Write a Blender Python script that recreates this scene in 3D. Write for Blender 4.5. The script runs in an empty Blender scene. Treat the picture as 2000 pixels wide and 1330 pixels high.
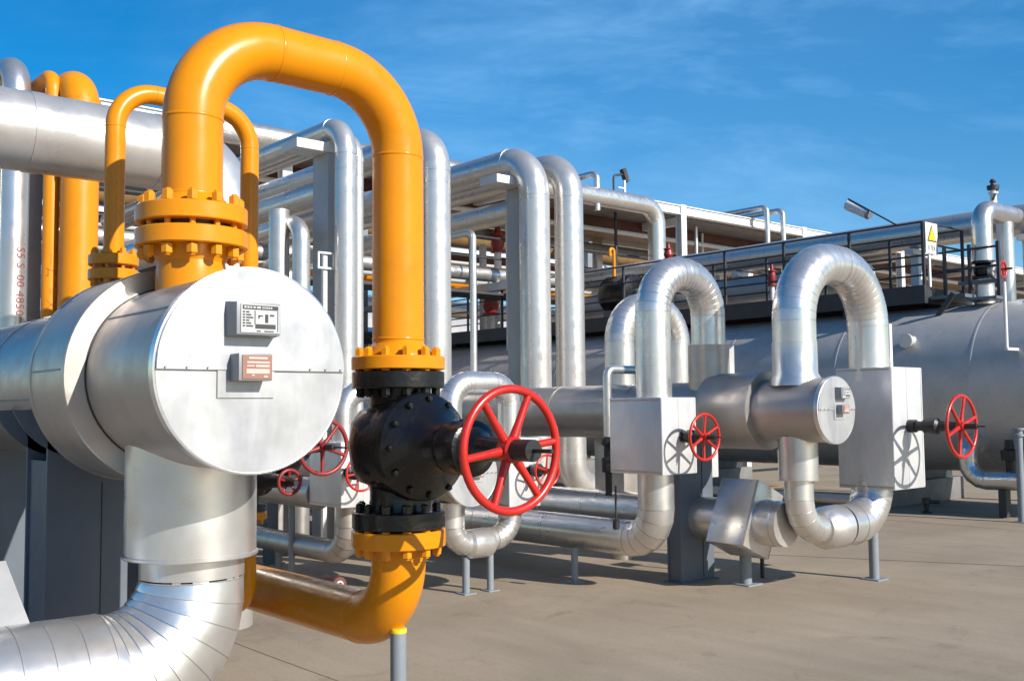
import bpy, bmesh, math, random
from mathutils import Vector, Matrix, Quaternion
random.seed(7)
S = bpy.context.scene
COL = S.collection
PI = math.pi
R_ = math.radians
V = Vector

# ------------------------------------------------------------------ materials
def newmat(name):
    m = bpy.data.materials.new(name); m.use_nodes = True
    nt = m.node_tree; nt.nodes.clear()
    out = nt.nodes.new('ShaderNodeOutputMaterial'); b = nt.nodes.new('ShaderNodeBsdfPrincipled')
    nt.links.new(b.outputs[0], out.inputs[0])
    return m, nt, b

def node(nt, t, **kw):
    n = nt.nodes.new(t)
    for k, v in kw.items():
        if k in n.inputs: n.inputs[k].default_value = v
        else: setattr(n, k, v)
    return n

def ramp(nt, src, stops):
    r = nt.nodes.new('ShaderNodeValToRGB'); e = r.color_ramp.elements
    while len(e) < len(stops): e.new(.5)
    for i, (p, c) in enumerate(stops):
        e[i].position = p; e[i].color = (c, c, c, 1) if not isinstance(c, tuple) else (*c, 1)
    nt.links.new(src, r.inputs[0]); return r.outputs[0]

def coords(nt, scale=(1, 1, 1)):
    tc = nt.nodes.new('ShaderNodeTexCoord'); mp = nt.nodes.new('ShaderNodeMapping')
    mp.inputs['Scale'].default_value = scale
    nt.links.new(tc.outputs['Object'], mp.inputs[0]); return mp.outputs[0]

def noise(nt, vec, scale, detail=4, rough=.55, dist=0.):
    n = node(nt, 'ShaderNodeTexNoise', Scale=scale, Detail=detail, Roughness=rough, Distortion=dist)
    nt.links.new(vec, n.inputs['Vector']); return n.outputs[0]

def bump(nt, b, src, strength, dist=.01, chain=None):
    bp = node(nt, 'ShaderNodeBump', Strength=strength, Distance=dist)
    nt.links.new(src, bp.inputs['Height'])
    if chain is not None: nt.links.new(chain, bp.inputs['Normal'])
    nt.links.new(bp.outputs[0], b.inputs['Normal']); return bp.outputs[0]

def metal(name, lo, hi, r0, r1, metallic=.9, dents=.25, streak=(1, 1, 1), sc=3., spots=0.):
    """thin aluminium cladding: cloudy base, uneven gloss, shallow dents"""
    m, nt, b = newmat(name)
    v = coords(nt, streak); v1 = coords(nt)
    n1 = noise(nt, v, sc, 6, .65, .4); n2 = noise(nt, v1, 9., 3); n3 = noise(nt, v1, 2.2, 2, .5, .3)
    c = ramp(nt, n1, [(.28, tuple(x for x in lo)), (.72, tuple(hi))])
    nt.links.new(c, b.inputs['Base Color'])
    nt.links.new(ramp(nt, n2, [(.3, r0), (.75, r1)]), b.inputs['Roughness'])
    b.inputs['Metallic'].default_value = metallic
    ch = bump(nt, b, n3, dents, .02)
    bump(nt, b, noise(nt, v1, 14., 2), dents * .1, .004, ch)
    return m

def paint(name, col, rough=.3, var=.12, coat=0., bumpy=.08, metallic=0., dirt=None, dirt_amt=.0, spec=.5):
    m, nt, b = newmat(name)
    v = coords(nt)
    n1 = noise(nt, v, 3.5, 6, .6)
    lo = tuple(x * (1 - var) for x in col); hi = tuple(min(1, x * (1 + var)) for x in col)
    c = ramp(nt, n1, [(.3, lo), (.7, hi)])
    if dirt:
        mx = nt.nodes.new('ShaderNodeMixRGB'); mx.inputs[2].default_value = (*dirt, 1)
        f = ramp(nt, noise(nt, v, 7., 8, .7), [(.5, 0.), (.78, dirt_amt)])
        nt.links.new(f, mx.inputs[0]); nt.links.new(c, mx.inputs[1]); c = mx.outputs[0]
    nt.links.new(c, b.inputs['Base Color'])
    nt.links.new(ramp(nt, noise(nt, v, 8., 4), [(.3, max(.03, rough - .06)), (.75, rough + .12)]), b.inputs['Roughness'])
    b.inputs['Metallic'].default_value = metallic; b.inputs['Specular IOR Level'].default_value = spec
    b.inputs['Coat Weight'].default_value = coat; b.inputs['Coat Roughness'].default_value = .12
    bump(nt, b, noise(nt, v, 30., 4), bumpy, .004)
    return m

M = {}
M['alu'] = metal('aluminium_cladding', (.60, .572, .54), (.74, .712, .68), .26, .39, .82, .22)
M['alu_dull'] = metal('dull_aluminium_cladding', (.38, .340, .305), (.49, .445, .405), .36, .52, .74, .2)
M['alu_plate'] = metal('galvanised_plate', (.53, .53, .53), (.68, .67, .655), .34, .5, .40, .30, sc=5., streak=(1, 1, .45))
M['cover'] = metal('brushed_cover_plate', (.33, .335, .35), (.52, .515, .505), .30, .52, .42, .26, sc=4.2, streak=(1.6, 1, .55))
M['alu_bright'] = metal('bright_aluminium_cladding', (.66, .635, .605), (.80, .775, .745), .25, .38, .83, .24, streak=(1, 1, 1))
M['silver'] = paint('silver_paint', (.62, .595, .565), .30, .05, 0, .0, .68)
M['tank'] = paint('tank_grey_paint', (.47, .45, .43), .46, .1, .0, .03, .25, (.20, .17, .14), .5)
M['orange'] = paint('orange_gloss_paint', (.65, .228, .002), .25, .06, .0, .05, 0, (.40, .12, .01), .4, spec=.34)
M['orange_far'] = paint('orange_pipe_paint', (.66, .234, .003), .34, .08, .0, .05, 0, (.40, .12, .01), .35, spec=.34)
M['black'] = paint('black_valve_paint', (.0045, .0045, .005), .27, .2, .0, .7)
M['blackiron'] = paint('black_iron', (.016, .015, .015), .45, .25, 0, .3)
M['red'] = paint('red_wheel_paint', (.46, .016, .009), .3, .12, .1, .1, 0, (.25, .02, .015), .5)
M['slate'] = paint('slate_grey_steel_paint', (.105, .125, .15), .42, .1, .05, .06, 0, (.07, .07, .075), .5)
M['darksteel'] = paint('dark_walkway_steel', (.032, .034, .040), .5, .2, 0, .1)
M['post'] = paint('grey_post_paint', (.20, .225, .25), .45, .12, 0, .08, 0, (.12, .10, .08), .4)
M['darkred_and_shade'] = paint('dark_red_and_shade_paint', (.22, .018, .018), .4, .15)  # real dark red on the relief valves, painted shade on two handwheels
M['column'] = paint('light_grey_column_paint', (.40, .39, .38), .42, .06, 0, .05)
M['white'] = paint('white_steel_paint', (.66, .66, .65), .45, .06, 0, .05, 0, (.35, .3, .24), .35)
M['greybox'] = paint('grey_enamel', (.22, .235, .25), .4, .06, 0, .03)
M['plate_ink'] = paint('plate_black', (.03, .03, .03), .4)
M['plate_pale'] = paint('plate_pale', (.43, .43, .42), .35, .06)
M['plate_pink'] = paint('plate_copper_print', (.30, .15, .11), .35, .1, 0, .03, .3)
M['plate_rosy'] = paint('plate_rosy', (.52, .40, .35), .35, .06)
M['rust'] = paint('red_oxide_paint', (.11, .035, .026), .6, .3, 0, .2)
M['brown'] = paint('ochre_pipe_paint', (.22, .125, .045), .5, .25, 0, .1)
M['yellow'] = paint('yellow_paint', (.72, .46, .015), .45, .12)
M['marker'] = paint('dark_red_marker', (.20, .045, .045), .7)
M['marker2'] = paint('brown_orange_marker', (.40, .11, .005), .6)
M['deck'] = paint('grey_deck_underside', (.16, .155, .15), .6, .2, 0, .1)

def ground_mat():
    m, nt, b = newmat('pale_concrete')
    tc = nt.nodes.new('ShaderNodeTexCoord'); P = tc.outputs['Object']
    n1 = noise(nt, P, .55, 8, .6, .6)
    mp = nt.nodes.new('ShaderNodeMapping'); mp.inputs['Scale'].default_value = (3.2, .55, 1); mp.inputs['Rotation'].default_value = (0, 0, R_(45))
    nt.links.new(P, mp.inputs[0]); n2 = noise(nt, mp.outputs[0], 1.6, 6, .6, .3)
    n3 = noise(nt, P, 38, 7, .78)
    c1 = ramp(nt, n1, [(.25, (.25, .199, .142)), (.5, (.304, .243, .175)), (.75, (.352, .286, .208))])
    c2 = ramp(nt, n2, [(.3, .92), (.7, 1.07)]); c3 = ramp(nt, n3, [(.2, .78), (.8, 1.16)])
    def mul(a, bb):
        x = nt.nodes.new('ShaderNodeMixRGB'); x.blend_type = 'MULTIPLY'; x.inputs[0].default_value = 1
        nt.links.new(a, x.inputs[1]); nt.links.new(bb, x.inputs[2]); return x.outputs[0]
    c = mul(mul(c1, c2), c3)
    # expansion joints: straight saw cuts a*x+b*y = c, with a slightly wobbling line
    wob = noise(nt, P, 1.3, 3)
    sep = nt.nodes.new('ShaderNodeSeparateXYZ'); nt.links.new(P, sep.inputs[0])
    def mt(op, a, bb=None):
        x = nt.nodes.new('ShaderNodeMath'); x.operation = op
        for i, s in enumerate((a, bb)):
            if s is None: continue
            if isinstance(s, (int, float)): x.inputs[i].default_value = s
            else: nt.links.new(s, x.inputs[i])
        return x.outputs[0]
    tot = None
    for (a, bb, cc, w) in [(1, 0, 3.06, .007), (.896, .444, 10.74, .022), (1, 0, 12.6, .02), (0, 1, 1.6, .008), (0, 1, 12.5, .02), (.444, -.896, 6.2, .012)]:
        d = mt('ADD', mt('MULTIPLY', sep.outputs[0], a), mt('MULTIPLY', sep.outputs[1], bb))
        d = mt('ABSOLUTE', mt('ADD', mt('SUBTRACT', d, cc), mt('MULTIPLY', mt('SUBTRACT', wob, .5), .02)))
        k = mt('LESS_THAN', d, w); tot = k if tot is None else mt('MAXIMUM', tot, k)
    # hairline cracks / fine stains
    mx = nt.nodes.new('ShaderNodeMixRGB'); nt.links.new(mt('MULTIPLY', tot, .72), mx.inputs[0]); nt.links.new(c, mx.inputs[1]); mx.inputs[2].default_value = (.06, .05, .042, 1)
    st = ramp(nt, noise(nt, P, 1.9, 9, .72, 1.2), [(.56, 0.), (.72, .55)])
    m2 = nt.nodes.new('ShaderNodeMixRGB'); nt.links.new(st, m2.inputs[0]); nt.links.new(mx.outputs[0], m2.inputs[1]); m2.inputs[2].default_value = (.14, .105, .073, 1)
    nt.links.new(m2.outputs[0], b.inputs['Base Color'])
    b.inputs['Roughness'].default_value = .75; b.inputs['Specular IOR Level'].default_value = .3
    bump(nt, b, n3, .25, .006)
    return m
M['ground'] = ground_mat()

# ------------------------------------------------------------------ mesh builder
def perp(t):
    a = V((0, 0, 1)) if abs(t.z) < .9 else V((1, 0, 0))
    return (a - t * a.dot(t)).normalized()

class MB:
    def __init__(s): s.v = []; s.f = []
    def add(s, vs, fs):
        o = len(s.v); s.v += [V(v) for v in vs]; s.f += [tuple(i + o for i in f) for f in fs]; return s
    def sweep(s, st, seg=32, cap=True, closed=False, n0=None):
        """st: list of (pos, tangent, radius)"""
        vs = []; fs = []; tp = None; n = n0
        for (p, t, r) in st:
            p = V(p); t = V(t).normalized()
            if n is None: n = perp(t)
            elif tp is not None and (tp - t).length > 1e-6: n = tp.rotation_difference(t) @ n
            n = (n - t * n.dot(t)).normalized(); b = t.cross(n); tp = t
            for k in range(seg):
                a = 2 * PI * k / seg
                vs.append(p + (n * math.cos(a) + b * math.sin(a)) * r)
        m = len(st)
        for i in range(m - 1 + (1 if closed else 0)):
            j = (i + 1) % m
            for k in range(seg):
                k2 = (k + 1) % seg
                fs.append((i * seg + k, i * seg + k2, j * seg + k2, j * seg + k))
        if cap and not closed:
            fs.append(tuple(range(seg - 1, -1, -1))); fs.append(tuple((m - 1) * seg + k for k in range(seg)))
        return s.add(vs, fs)
    def lathe(s, o, ax, prof, seg=48, n0=None):
        o = V(o); ax = V(ax).normalized()
        return s.sweep([(o + ax * t, ax, max(r, .0004)) for t, r in prof], seg, True, False, n0)
    def cyl(s, a, b, r, seg=20, r2=None):
        a = V(a); b = V(b); return s.sweep([(a, b - a, r), (b, b - a, r if r2 is None else r2)], seg)
    def torus(s, c, ax, R, r, seg=48, sseg=14):
        c = V(c); ax = V(ax).normalized(); n = perp(ax); b = ax.cross(n)
        st = []
        for k in range(seg):
            a = 2 * PI * k / seg
            st.append((c + (n * math.cos(a) + b * math.sin(a)) * R, -n * math.sin(a) + b * math.cos(a), r))
        return s.sweep(st, sseg, False, True)
    def box(s, c, d, rot=None):
        c = V(c); vs = []
        for x in (-.5, .5):
            for y in (-.5, .5):
                for z in (-.5, .5):
                    q = V((x * d[0], y * d[1], z * d[2]))
                    if rot is not None: q = rot @ q
                    vs.append(c + q)
        return s.add(vs, [(0, 1, 3, 2), (4, 6, 7, 5), (0, 4, 5, 1), (2, 3, 7, 6), (0, 2, 6, 4), (1, 5, 7, 3)])
    def bx(s, a, b):
        return s.box([(a[i] + b[i]) / 2 for i in range(3)], [abs(b[i] - a[i]) for i in range(3)])
    def prism(s, pts, dirv):
        n = len(pts); d = V(dirv); vs = [V(p) for p in pts] + [V(p) + d for p in pts]
        fs = [tuple(range(n - 1, -1, -1)), tuple(range(n, 2 * n))] + [(i, (i + 1) % n, (i + 1) % n + n, i + n) for i in range(n)]
        return s.add(vs, fs)
    def pipe(s, pts, r, bend=.2, seg=28, gore=0, joint=0., g=.004, w=.006, n=10, cap=True, jitter=.12):
        """pipe through pts with filleted corners; gore = sections per right-angle elbow, joint = cladding sheet length"""
        pts = [V(p) for p in pts]; bends = bend if isinstance(bend, (list, tuple)) else [bend] * (len(pts) - 2)
        st = []
        def put(p, t, rr):
            if st and (st[-1][0] - p).length < 1e-6 and abs(st[-1][2] - rr) < 1e-7: return
            st.append((p, t, rr))
        def groove(p, t):
            put(p - t * w, t, r + g * .5); put(p - t * w * .45, t, r + g * .5); put(p - t * w * .4, t, r - g * 1.4); put(p + t * w * .4, t, r - g * 1.4); put(p + t * w * .45, t, r)
        cur = pts[0]; put(cur, (pts[1] - pts[0]).normalized(), r)
        for i in range(1, len(pts)):
            d = (pts[i] - pts[i - 1]).normalized()
            if i < len(pts) - 1:
                d2 = (pts[i + 1] - pts[i]).normalized(); ang = d.angle(d2); T = bends[i - 1] * math.tan(ang / 2); end = pts[i] - d * T
            else: end = pts[i]
            L = (end - cur).length
            if joint and L > joint * .6:
                k = max(1, int(L / joint))
                for q in range(1, k + (0 if i == len(pts) - 1 else 1)):
                    x = L * q / (k if k * joint > L * .95 else L / joint)
                    x = q * joint
                    if x < L - .03: groove(cur + d * x, d)
            put(end, d, r); cur = end
            if i < len(pts) - 1:
                axn = d.cross(d2).normalized(); toc = (d2 - d * d.dot(d2)).normalized(); Rc = bends[i - 1]; c = end + toc * Rc
                nn = max(2, int(round((gore or n) * ang / (PI / 2))))
                for q in range(0 if gore else 1, nn + 1):
                    a = ang * q / nn; rot = Quaternion(axn, a); p = c + rot @ (-toc * Rc); t = rot @ d
                    if gore: groove(p, t)
                    else: put(p, t, r)
                cur = c + Quaternion(axn, ang) @ (-toc * Rc)
        return s.sweep(st, seg, cap)
    def build(s, name, mat, parent=None, loc=None, bevel=0., smooth=True, ang=32):
        base = origin(parent) if parent is not None else (V(loc) if loc is not None else V((0, 0, 0)))
        me = bpy.data.meshes.new(name); me.from_pydata([v - base for v in s.v], [], s.f)
        if bevel:
            bm = bmesh.new(); bm.from_mesh(me)
            bmesh.ops.recalc_face_normals(bm, faces=bm.faces)
            es = [e for e in bm.edges if len(e.link_faces) == 2 and e.calc_face_angle(0) > .6]
            bmesh.ops.bevel(bm, geom=es, offset=bevel, segments=2, affect='EDGES', profile=.6)
            bm.to_mesh(me); bm.free()
        else:
            bm = bmesh.new(); bm.from_mesh(me); bmesh.ops.recalc_face_normals(bm, faces=bm.faces); bm.to_mesh(me); bm.free()
        if smooth:
            for p in me.polygons: p.use_smooth = True
            me.set_sharp_from_angle(angle=R_(ang))
        me.materials.append(mat)
        o = bpy.data.objects.new(name, me); COL.objects.link(o)
        if parent is not None: o.parent = parent
        else: o.location = base
        return o

def origin(o):
    p = V((0, 0, 0))
    while o is not None: p = p + V(o.location); o = o.parent
    return p

def tag(o, label, cat, group=None):
    o['label'] = label; o['category'] = cat; o['kind'] = 'thing'
    if group: o['group'] = group
    return o

def thing(name, label, cat, loc, group=None):
    o = bpy.data.objects.new(name, None); COL.objects.link(o); o.location = loc; o.empty_display_size = .1
    return tag(o, label, cat, group)

def bolts(parent, c, ax, R, n, size, half, mat, phase=0., name='bolt'):
    """n bolts round a flange: stud with a hex nut at each end; copies share one mesh"""
    c = V(c); ax = V(ax).normalized(); u = perp(ax); w = ax.cross(u)
    m = MB()
    for sgn in (-1, 1):
        a = ax * (half * sgn)
        m.sweep([(a, ax * sgn, size), (a + ax * sgn * size * 1.5, ax * sgn, size), (a + ax * sgn * size * 1.7, ax * sgn, size * .8)], 6)
    m.cyl(-ax * (half + size * 1.95), ax * (half + size * 1.95), size * .55, 8)
    me_o = None
    for k in range(n):
        t = 2 * PI * k / n + phase
        p = c + (u * math.cos(t) + w * math.sin(t)) * R - origin(parent)
        if me_o is None:
            me_o = m.build(name, mat, None); me_o.parent = parent; me_o.location = p
        else:
            o = me_o.copy(); COL.objects.link(o); o.parent = parent; o.location = p

def flange(parent, c, ax, R, th, mat, nb=0, bsize=.02, name='flange', half=None, bc=None, bR=.84, phase=.13, bmat=None):
    m = MB(); ax = V(ax).normalized(); c = V(c)
    m.lathe(c - ax * th / 2, ax, [(0, R - .004), (.004, R), (th - .004, R), (th, R - .004)], 48)
    o = m.build(name, mat, parent)
    if nb: bolts(o, bc if bc is not None else c, ax, R * bR, nb, bsize, half if half else th / 2, bmat or mat, phase)
    return o

def handwheel(parent, c, ax, R, mat, r=.016, ns=6, phase=0., hub=.035, spoke=.014, name='handwheel'):
    """rim mesh with the spokes and hub as sub-parts; ax points out towards the operator"""
    c = V(c); ax = V(ax).normalized()
    m = MB(); m.torus(c, ax, R, r, 56, 14); o = m.build(name, mat, parent, ang=60)
    u = V((1, 0, 0)); u = (u - ax * u.dot(ax)).normalized(); w = V((0, 0, 1))
    for k in range(ns):
        a = phase + 2 * PI * k / ns; d = u * math.cos(a) + w * math.sin(a)
        q = MB(); q.sweep([(c + d * hub * .5 - ax * .01, d, spoke * 1.35), (c + d * R * .5 - ax * .006, d, spoke), (c + d * (R - r * .4), d, spoke * .95)], 10)
        q.build('spoke', mat, o, ang=60)
    h = MB(); h.lathe(c - ax * .03, ax, [(0, hub), (.05, hub), (.06, hub * .8)], 20); h.build('hub', mat, o)
    return o

def text_mesh(body, size):
    cu = bpy.data.curves.new('lettering', 'FONT'); cu.body = body; cu.size = size; cu.resolution_u = 2
    ob = bpy.data.objects.new('lettering', cu); COL.objects.link(ob)
    bpy.context.view_layer.update()
    me = bpy.data.meshes.new_from_object(ob.evaluated_get(bpy.context.evaluated_depsgraph_get()))
    bpy.data.objects.remove(ob); bpy.data.curves.remove(cu)
    return [v.co.copy() for v in me.vertices], [tuple(p.vertices) for p in me.polygons]

def wrap_text(parent, body, size, cx, cy, ztop, r, face_ang, mat, name='lettering'):
    """letters painted down a vertical pipe, rotated a quarter turn"""
    vs, fs = text_mesh(body, size); m = MB(); out = []
    for v in vs:
        a = face_ang + (v.y - size * .35) / r
        out.append((cx + (r + .0015) * math.cos(a), cy + (r + .0015) * math.sin(a), ztop - v.x))
    m.add(out, fs); return m.build(name, mat, parent, smooth=False)

X, Y, Z = V((1, 0, 0)), V((0, 1, 0)), V((0, 0, 1))
NY = V((0, -1, 0))

# ================================================================== SETTING
g = MB(); g.add([(-400, -400, 0), (400, -400, 0), (400, 400, 0), (-400, 400, 0)], [(0, 1, 2, 3)])
go = g.build('ground', M['ground'], smooth=False); go['kind'] = 'structure'

# ================================================================== NEAREST EXCHANGER AND ITS ORANGE PIPES
def exchanger(name, label, x, yf, z, R, Rs, y1, y2, yend, Rr, plates=True, panel_tilt=1.3, pdx=0., nozzles=(), group='heat exchangers with round end covers', gs=1.):
    """horizontal clad exchanger along Y, its round end cover facing -Y"""
    t = thing(name, label, 'heat exchanger', (x, yf + .5, z), group)
    c = V((x, yf, z))
    m = MB(); m.lathe(c + Y * .022, Y, [(0, R - .012), (y1 - yf - .022, R - .012)], 72)
    ch = m.build('channel_cladding', M['alu_dull'], t)
    # lap seam along the channel
    m = MB(); m.lathe((x, y1, z), Y, [(0, R - .03), (0, Rr), (.004, Rr + .003), (.03, Rr + .003), (.034, Rr), (y2 - y1 - .03, Rr), (y2 - y1 - .026, Rr + .003), (y2 - y1, Rr + .003), (y2 - y1, Rs - .02)], 72)
    m.build('flange_cladding', M['alu_dull'], t)
    m = MB(); prof = [(0, Rs)]; d = .9 * gs
    while d < yend - y2 - .3:
        prof += [(d - .004, Rs), (d - .004, Rs + .004), (d + .03, Rs + .004), (d + .03, Rs - .004), (d + .036, Rs - .004), (d + .036, Rs)]; d += 1.0
    prof += [(yend - y2, Rs), (yend - y2 + Rs * .35, Rs * .7), (yend - y2 + Rs * .5, .01)]
    m.lathe((x, y2, z), Y, prof, 64); m.build('shell_cladding', M['alu_dull'], t)
    # round cover: rolled rim, two half panels lapped on the middle seam
    m = MB(); m.lathe(c, Y, [(-.004, R - .012), (-.006, R - .006), (-.004, R), (.03, R), (.034, R - .004), (.034, R - .02)], 96); rim = m.build('end_cover', M['alu_bright'], t)
    for s in (1, -1):
        m = MB(); pts = []; n = 40; rp = R - .008; ov = .012 if s > 0 else 0
        for k in range(n + 1):
            a = PI * k / n
            pts.append(V((math.cos(a) * rp, 0, s * math.sin(a) * rp)))
        if s > 0: pts = [V((p.x, p.y, max(p.z, -ov))) for p in pts]; pts = [V((-rp, 0, -ov))] [::-1] + pts if False else pts
        tl = R_(panel_tilt if s > 0 else .25)
        off = -.004 if s > 0 else 0.
        q = [c + V((p.x, off - .0055 - (rp - abs(p.z)) * math.tan(tl), p.z)) for p in pts]
        m.prism(q, Y * .012); m.build('cover_panel', M['cover'], rim, smooth=False)
    if plates:
        k = plates
        for (dx, dz, wd, hg, dep, kind) in ((.055, .165, .155, .105, .075, 0), (.045, .008, .118, .088, .075, 1)):
            px, pz = x + (dx + pdx) * k, z + dz * k; wd *= k; hg *= k; dep *= k
            bm = MB(); y0 = yf - .004; yb = y0 - dep
            f = [(-wd / 2, -hg / 2), (wd / 2, -hg / 2), (wd / 2, hg / 2), (-wd / 2, hg / 2)]; bk = 1.12 if kind == 0 else 1.0
            vs = [(px + a * bk, y0, pz + b * bk) for a, b in f] + [(px + a, yb, pz + b) for a, b in f]
            bm.add(vs, [(3, 2, 1, 0), (4, 5, 6, 7), (0, 1, 5, 4), (1, 2, 6, 5), (2, 3, 7, 6), (3, 0, 4, 7)])
            nb = bm.build('nameplate_bracket', M['greybox'], t, bevel=.003 * k)
            pl = MB(); pl.box((px + .004 * k, yb - .002, pz), (wd * .88, .003, hg * .88)); p = pl.build('nameplate', M['plate_pale'] if kind == 0 else M['plate_pink'], nb, smooth=False)
            ink = MB()
            def bar(u0, v0, u1, v1, q=ink, e=.0012):
                q.bx((px + .004 * k + (u0 - .5) * wd * .86, yb - .0035 - e, pz + (v0 - .5) * hg * .86), (px + .004 * k + (u1 - .5) * wd * .86, yb - .0034, pz + (v1 - .5) * hg * .86))
            if kind == 0:
                bar(.03, .82, .97, .97)
                for i, vv in enumerate((.70, .60, .50, .40, .30, .2)):
                    bar(.03, vv, .09, vv + .05); bar(.12, vv, .20 + .05 * ((i * 7) % 3), vv + .05)
                bar(.36, .14, .9, .3); bar(.34, .3, .36, .78); bar(.62, .36, .7, .66); bar(.44, .58, .56, .62); bar(.44, .5, .47, .62); bar(.75, .6, .86, .66); bar(.95, .05, .97, .8); bar(.4, .03, .5, .07); bar(.6, .03, .85, .07)
                ink.build('lettering', M['plate_ink'], p, smooth=False)
                q = MB()
                for (u0, u1) in ((.06, .12), (.14, .2), (.22, .27), (.3, .36), (.39, .5), (.54, .57), (.59, .62), (.64, .68), (.70, .74), (.76, .8)): bar(u0, .86, u1, .93, q, .0022)
                q.build('header_lettering', M['plate_pale'], p, smooth=False)
            else:
                q = MB()
                for (u0, v0, u1, v1) in ((.2, .84, .85, .93), (.14, .66, .92, .74), (.14, .52, .4, .58), (.44, .5, .92, .6), (.12, .22, .92, .42), (.3, .12, .4, .18), (.72, .06, .86, .14)): bar(u0, v0, u1, v1, q)
                q.build('printed_fields', M['plate_rosy'], p, smooth=False)
        pm = MB(); pm.box((x + (.045 + pdx) * k, yf - .009, z + .005 * k), (.20 * k, .008, .19 * k)); pm.build('backing_patch', M['cover'], t, smooth=False)
        first = None
        for xx in (-.31, -.24, -.17, .2, .26, .32):
            if first is None:
                rv = MB(); rv.lathe(V((0, 0, 0)), NY, [(0, .004), (.022, .003)], 8); first = rv.build('rivet', M['greybox'], None); ro = first
            else: ro = first.copy(); COL.objects.link(ro)
            ro.parent = rim; ro.location = V((x + xx * R / .345, yf - .001, z + .006)) - origin(t)
    return t

ux, uy, uz = 1.578, 3.155, 1.633
E1 = exchanger('heat_exchanger', 'large near silver exchanger whose bright round end cover carries two nameplates, orange nozzle on top', ux, uy, uz, .343, .325, 3.80, 4.22, 9.0, .405, plates=1.0, pdx=-.078)
# grooves where sheets meet on the near channel
m = MB(); m.lathe((ux, 3.794, uz), Y, [(0, .30), (0, .3355), (.005, .3355), (.005, .30)], 72); m.build('gap_band', M['blackiron'], E1)
def seam(r, y0, y1, ang, name='lap_strip'):
    q = MB(); q.box((ux - (r + .001) * math.cos(R_(ang)), (y0 + y1) / 2, uz + (r + .001) * math.sin(R_(ang))), (.003, y1 - y0, .007), Matrix.Rotation(R_(ang), 3, 'Y')); q.build(name, M['post'], E1, smooth=False)
seam(.405, 3.84, 4.18, 3); seam(.331, 3.2, 3.78, 38); seam(.325, 4.24, 5.1, -14); seam(.325, 5.17, 6.1, 12)
m = MB(); m.lathe((ux, 4.222, uz), Y, [(0, .30), (0, .335), (.006, .335), (.006, .30)], 64); m.build('gap_band', M['blackiron'], E1)
# bottom nozzle jacket with its drip collar
m = MB(); m.lathe((1.595, 3.68, .975), Z, [(0, .215), (0, .236), (.004, .240), (.012, .240), (.016, .233), (.52, .233), (.52, .2)], 64)
m.build('nozzle_cladding', M['alu_bright'], E1)
# orange top nozzle and its flange
m = MB(); m.lathe((1.585, 3.68, 1.9), Z, [(0, .128), (.1, .128), (.15, .122), (.175, .135), (.21, .15), (.235, .152)], 48); nz = m.build('nozzle', M['orange'], E1)
flange(nz, (1.585, 3.68, 2.135), Z, .203, .064, M['orange'])
# small nozzle of the thin orange pipe
m = MB(); m.lathe((1.575, 4.467, 1.85), Z, [(0, .05), (.16, .05), (.19, .06), (.2, .07)], 28); nz2 = m.build('nozzle', M['orange'], E1)
flange(nz2, (1.575, 4.467, 2.085), Z, .103, .046, M['orange'])

# ---- big orange arch
T = thing('orange_pipe', 'thick glossy orange pipe arching from the near exchanger over to the black valve', 'pipe', (1.585, 3.68, 2.2), 'orange pipes')
zt = 2.922
m = MB(); m.pipe([(1.585, 3.68, 2.27), (1.585, 3.68, zt), (2.525, 3.70, zt), (2.525, 3.70, 1.76)], .111, .33, 48, n=20)
pm = m.build('pipe', M['orange'], T, ang=50)
for (p, ax) in (((1.585, 3.68, 2.592), Z), ((2.525, 3.70, 2.592), Z), ((1.915, 3.687, zt), X), ((2.195, 3.694, zt), X), ((1.585, 3.68, 2.30), Z), ((2.525, 3.70, 1.80), Z)):
    m = MB(); m.lathe(V(p) - V(ax) * .007, ax, [(0, .1108), (.003, .1125), (.007, .1138), (.011, .1125), (.014, .1108)], 48); m.build('weld_bead', M['orange'], pm, ang=80)
m = MB(); m.lathe((1.585, 3.68, 2.24), Z, [(0, .15), (.02, .148), (.045, .122), (.06, .1105)], 48); m.build('weld_neck', M['orange'], pm)
fo = flange(T, (1.585, 3.68, 2.222), Z, .203, .064, M['orange'], 12, .021, half=.08, bc=(1.585, 3.68, 2.178))
m = MB(); m.lathe((1.585, 3.68, 2.166), Z, [(0, .15), (.026, .15)], 40); m.build('gasket', M['blackiron'], fo)
m = MB(); m.lathe((2.525, 3.70, 1.72), Z, [(0, .15), (.02, .146), (.05, .120), (.065, .1105)], 48); m.build('weld_neck', M['orange'], pm)
flange(T, (2.525, 3.70, 1.697), Z, .200, .056, M['orange'], 12, .02, half=.028)

# ---- black gate valve with the big red wheel
T = thing('gate_valve', 'black bolted gate valve with the largest red handwheel, under the thick orange pipe', 'valve', (2.525, 3.70, 1.0), 'valves with red handwheels')
vc = V((2.525, 3.70, 1.345))
m = MB(); m.lathe((2.525, 3.70, 1.08), Z, [(-.045, .14), (0, .122), (.07, .122), (.10, .126), (.115, .165), (.165, .200), (.265, .214), (.365, .200), (.415, .165), (.43, .126), (.46, .122), (.5, .128), (.56, .14)], 56)
body = m.build('body', M['black'], T, ang=60)
flange(T, (2.525, 3.70, 1.625), Z, .198, .072, M['black'], 12, .019, half=.036)
flo = flange(T, (2.525, 3.70, 1.036), Z, .198, .072, M['black'], 12, .019, half=.036)
m = MB(); m.lathe(vc, NY, [(0, .215), (.13, .212), (.135, .224), (.19, .224), (.195, .220), (.21, .2), (.25, .17), (.30, .10), (.38, .085)], 56)
bon = m.build('bonnet', M['black'], T, ang=50)
bolts(bon, vc + NY * .178, NY, .198, 12, .013, .036, M['black'])
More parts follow.
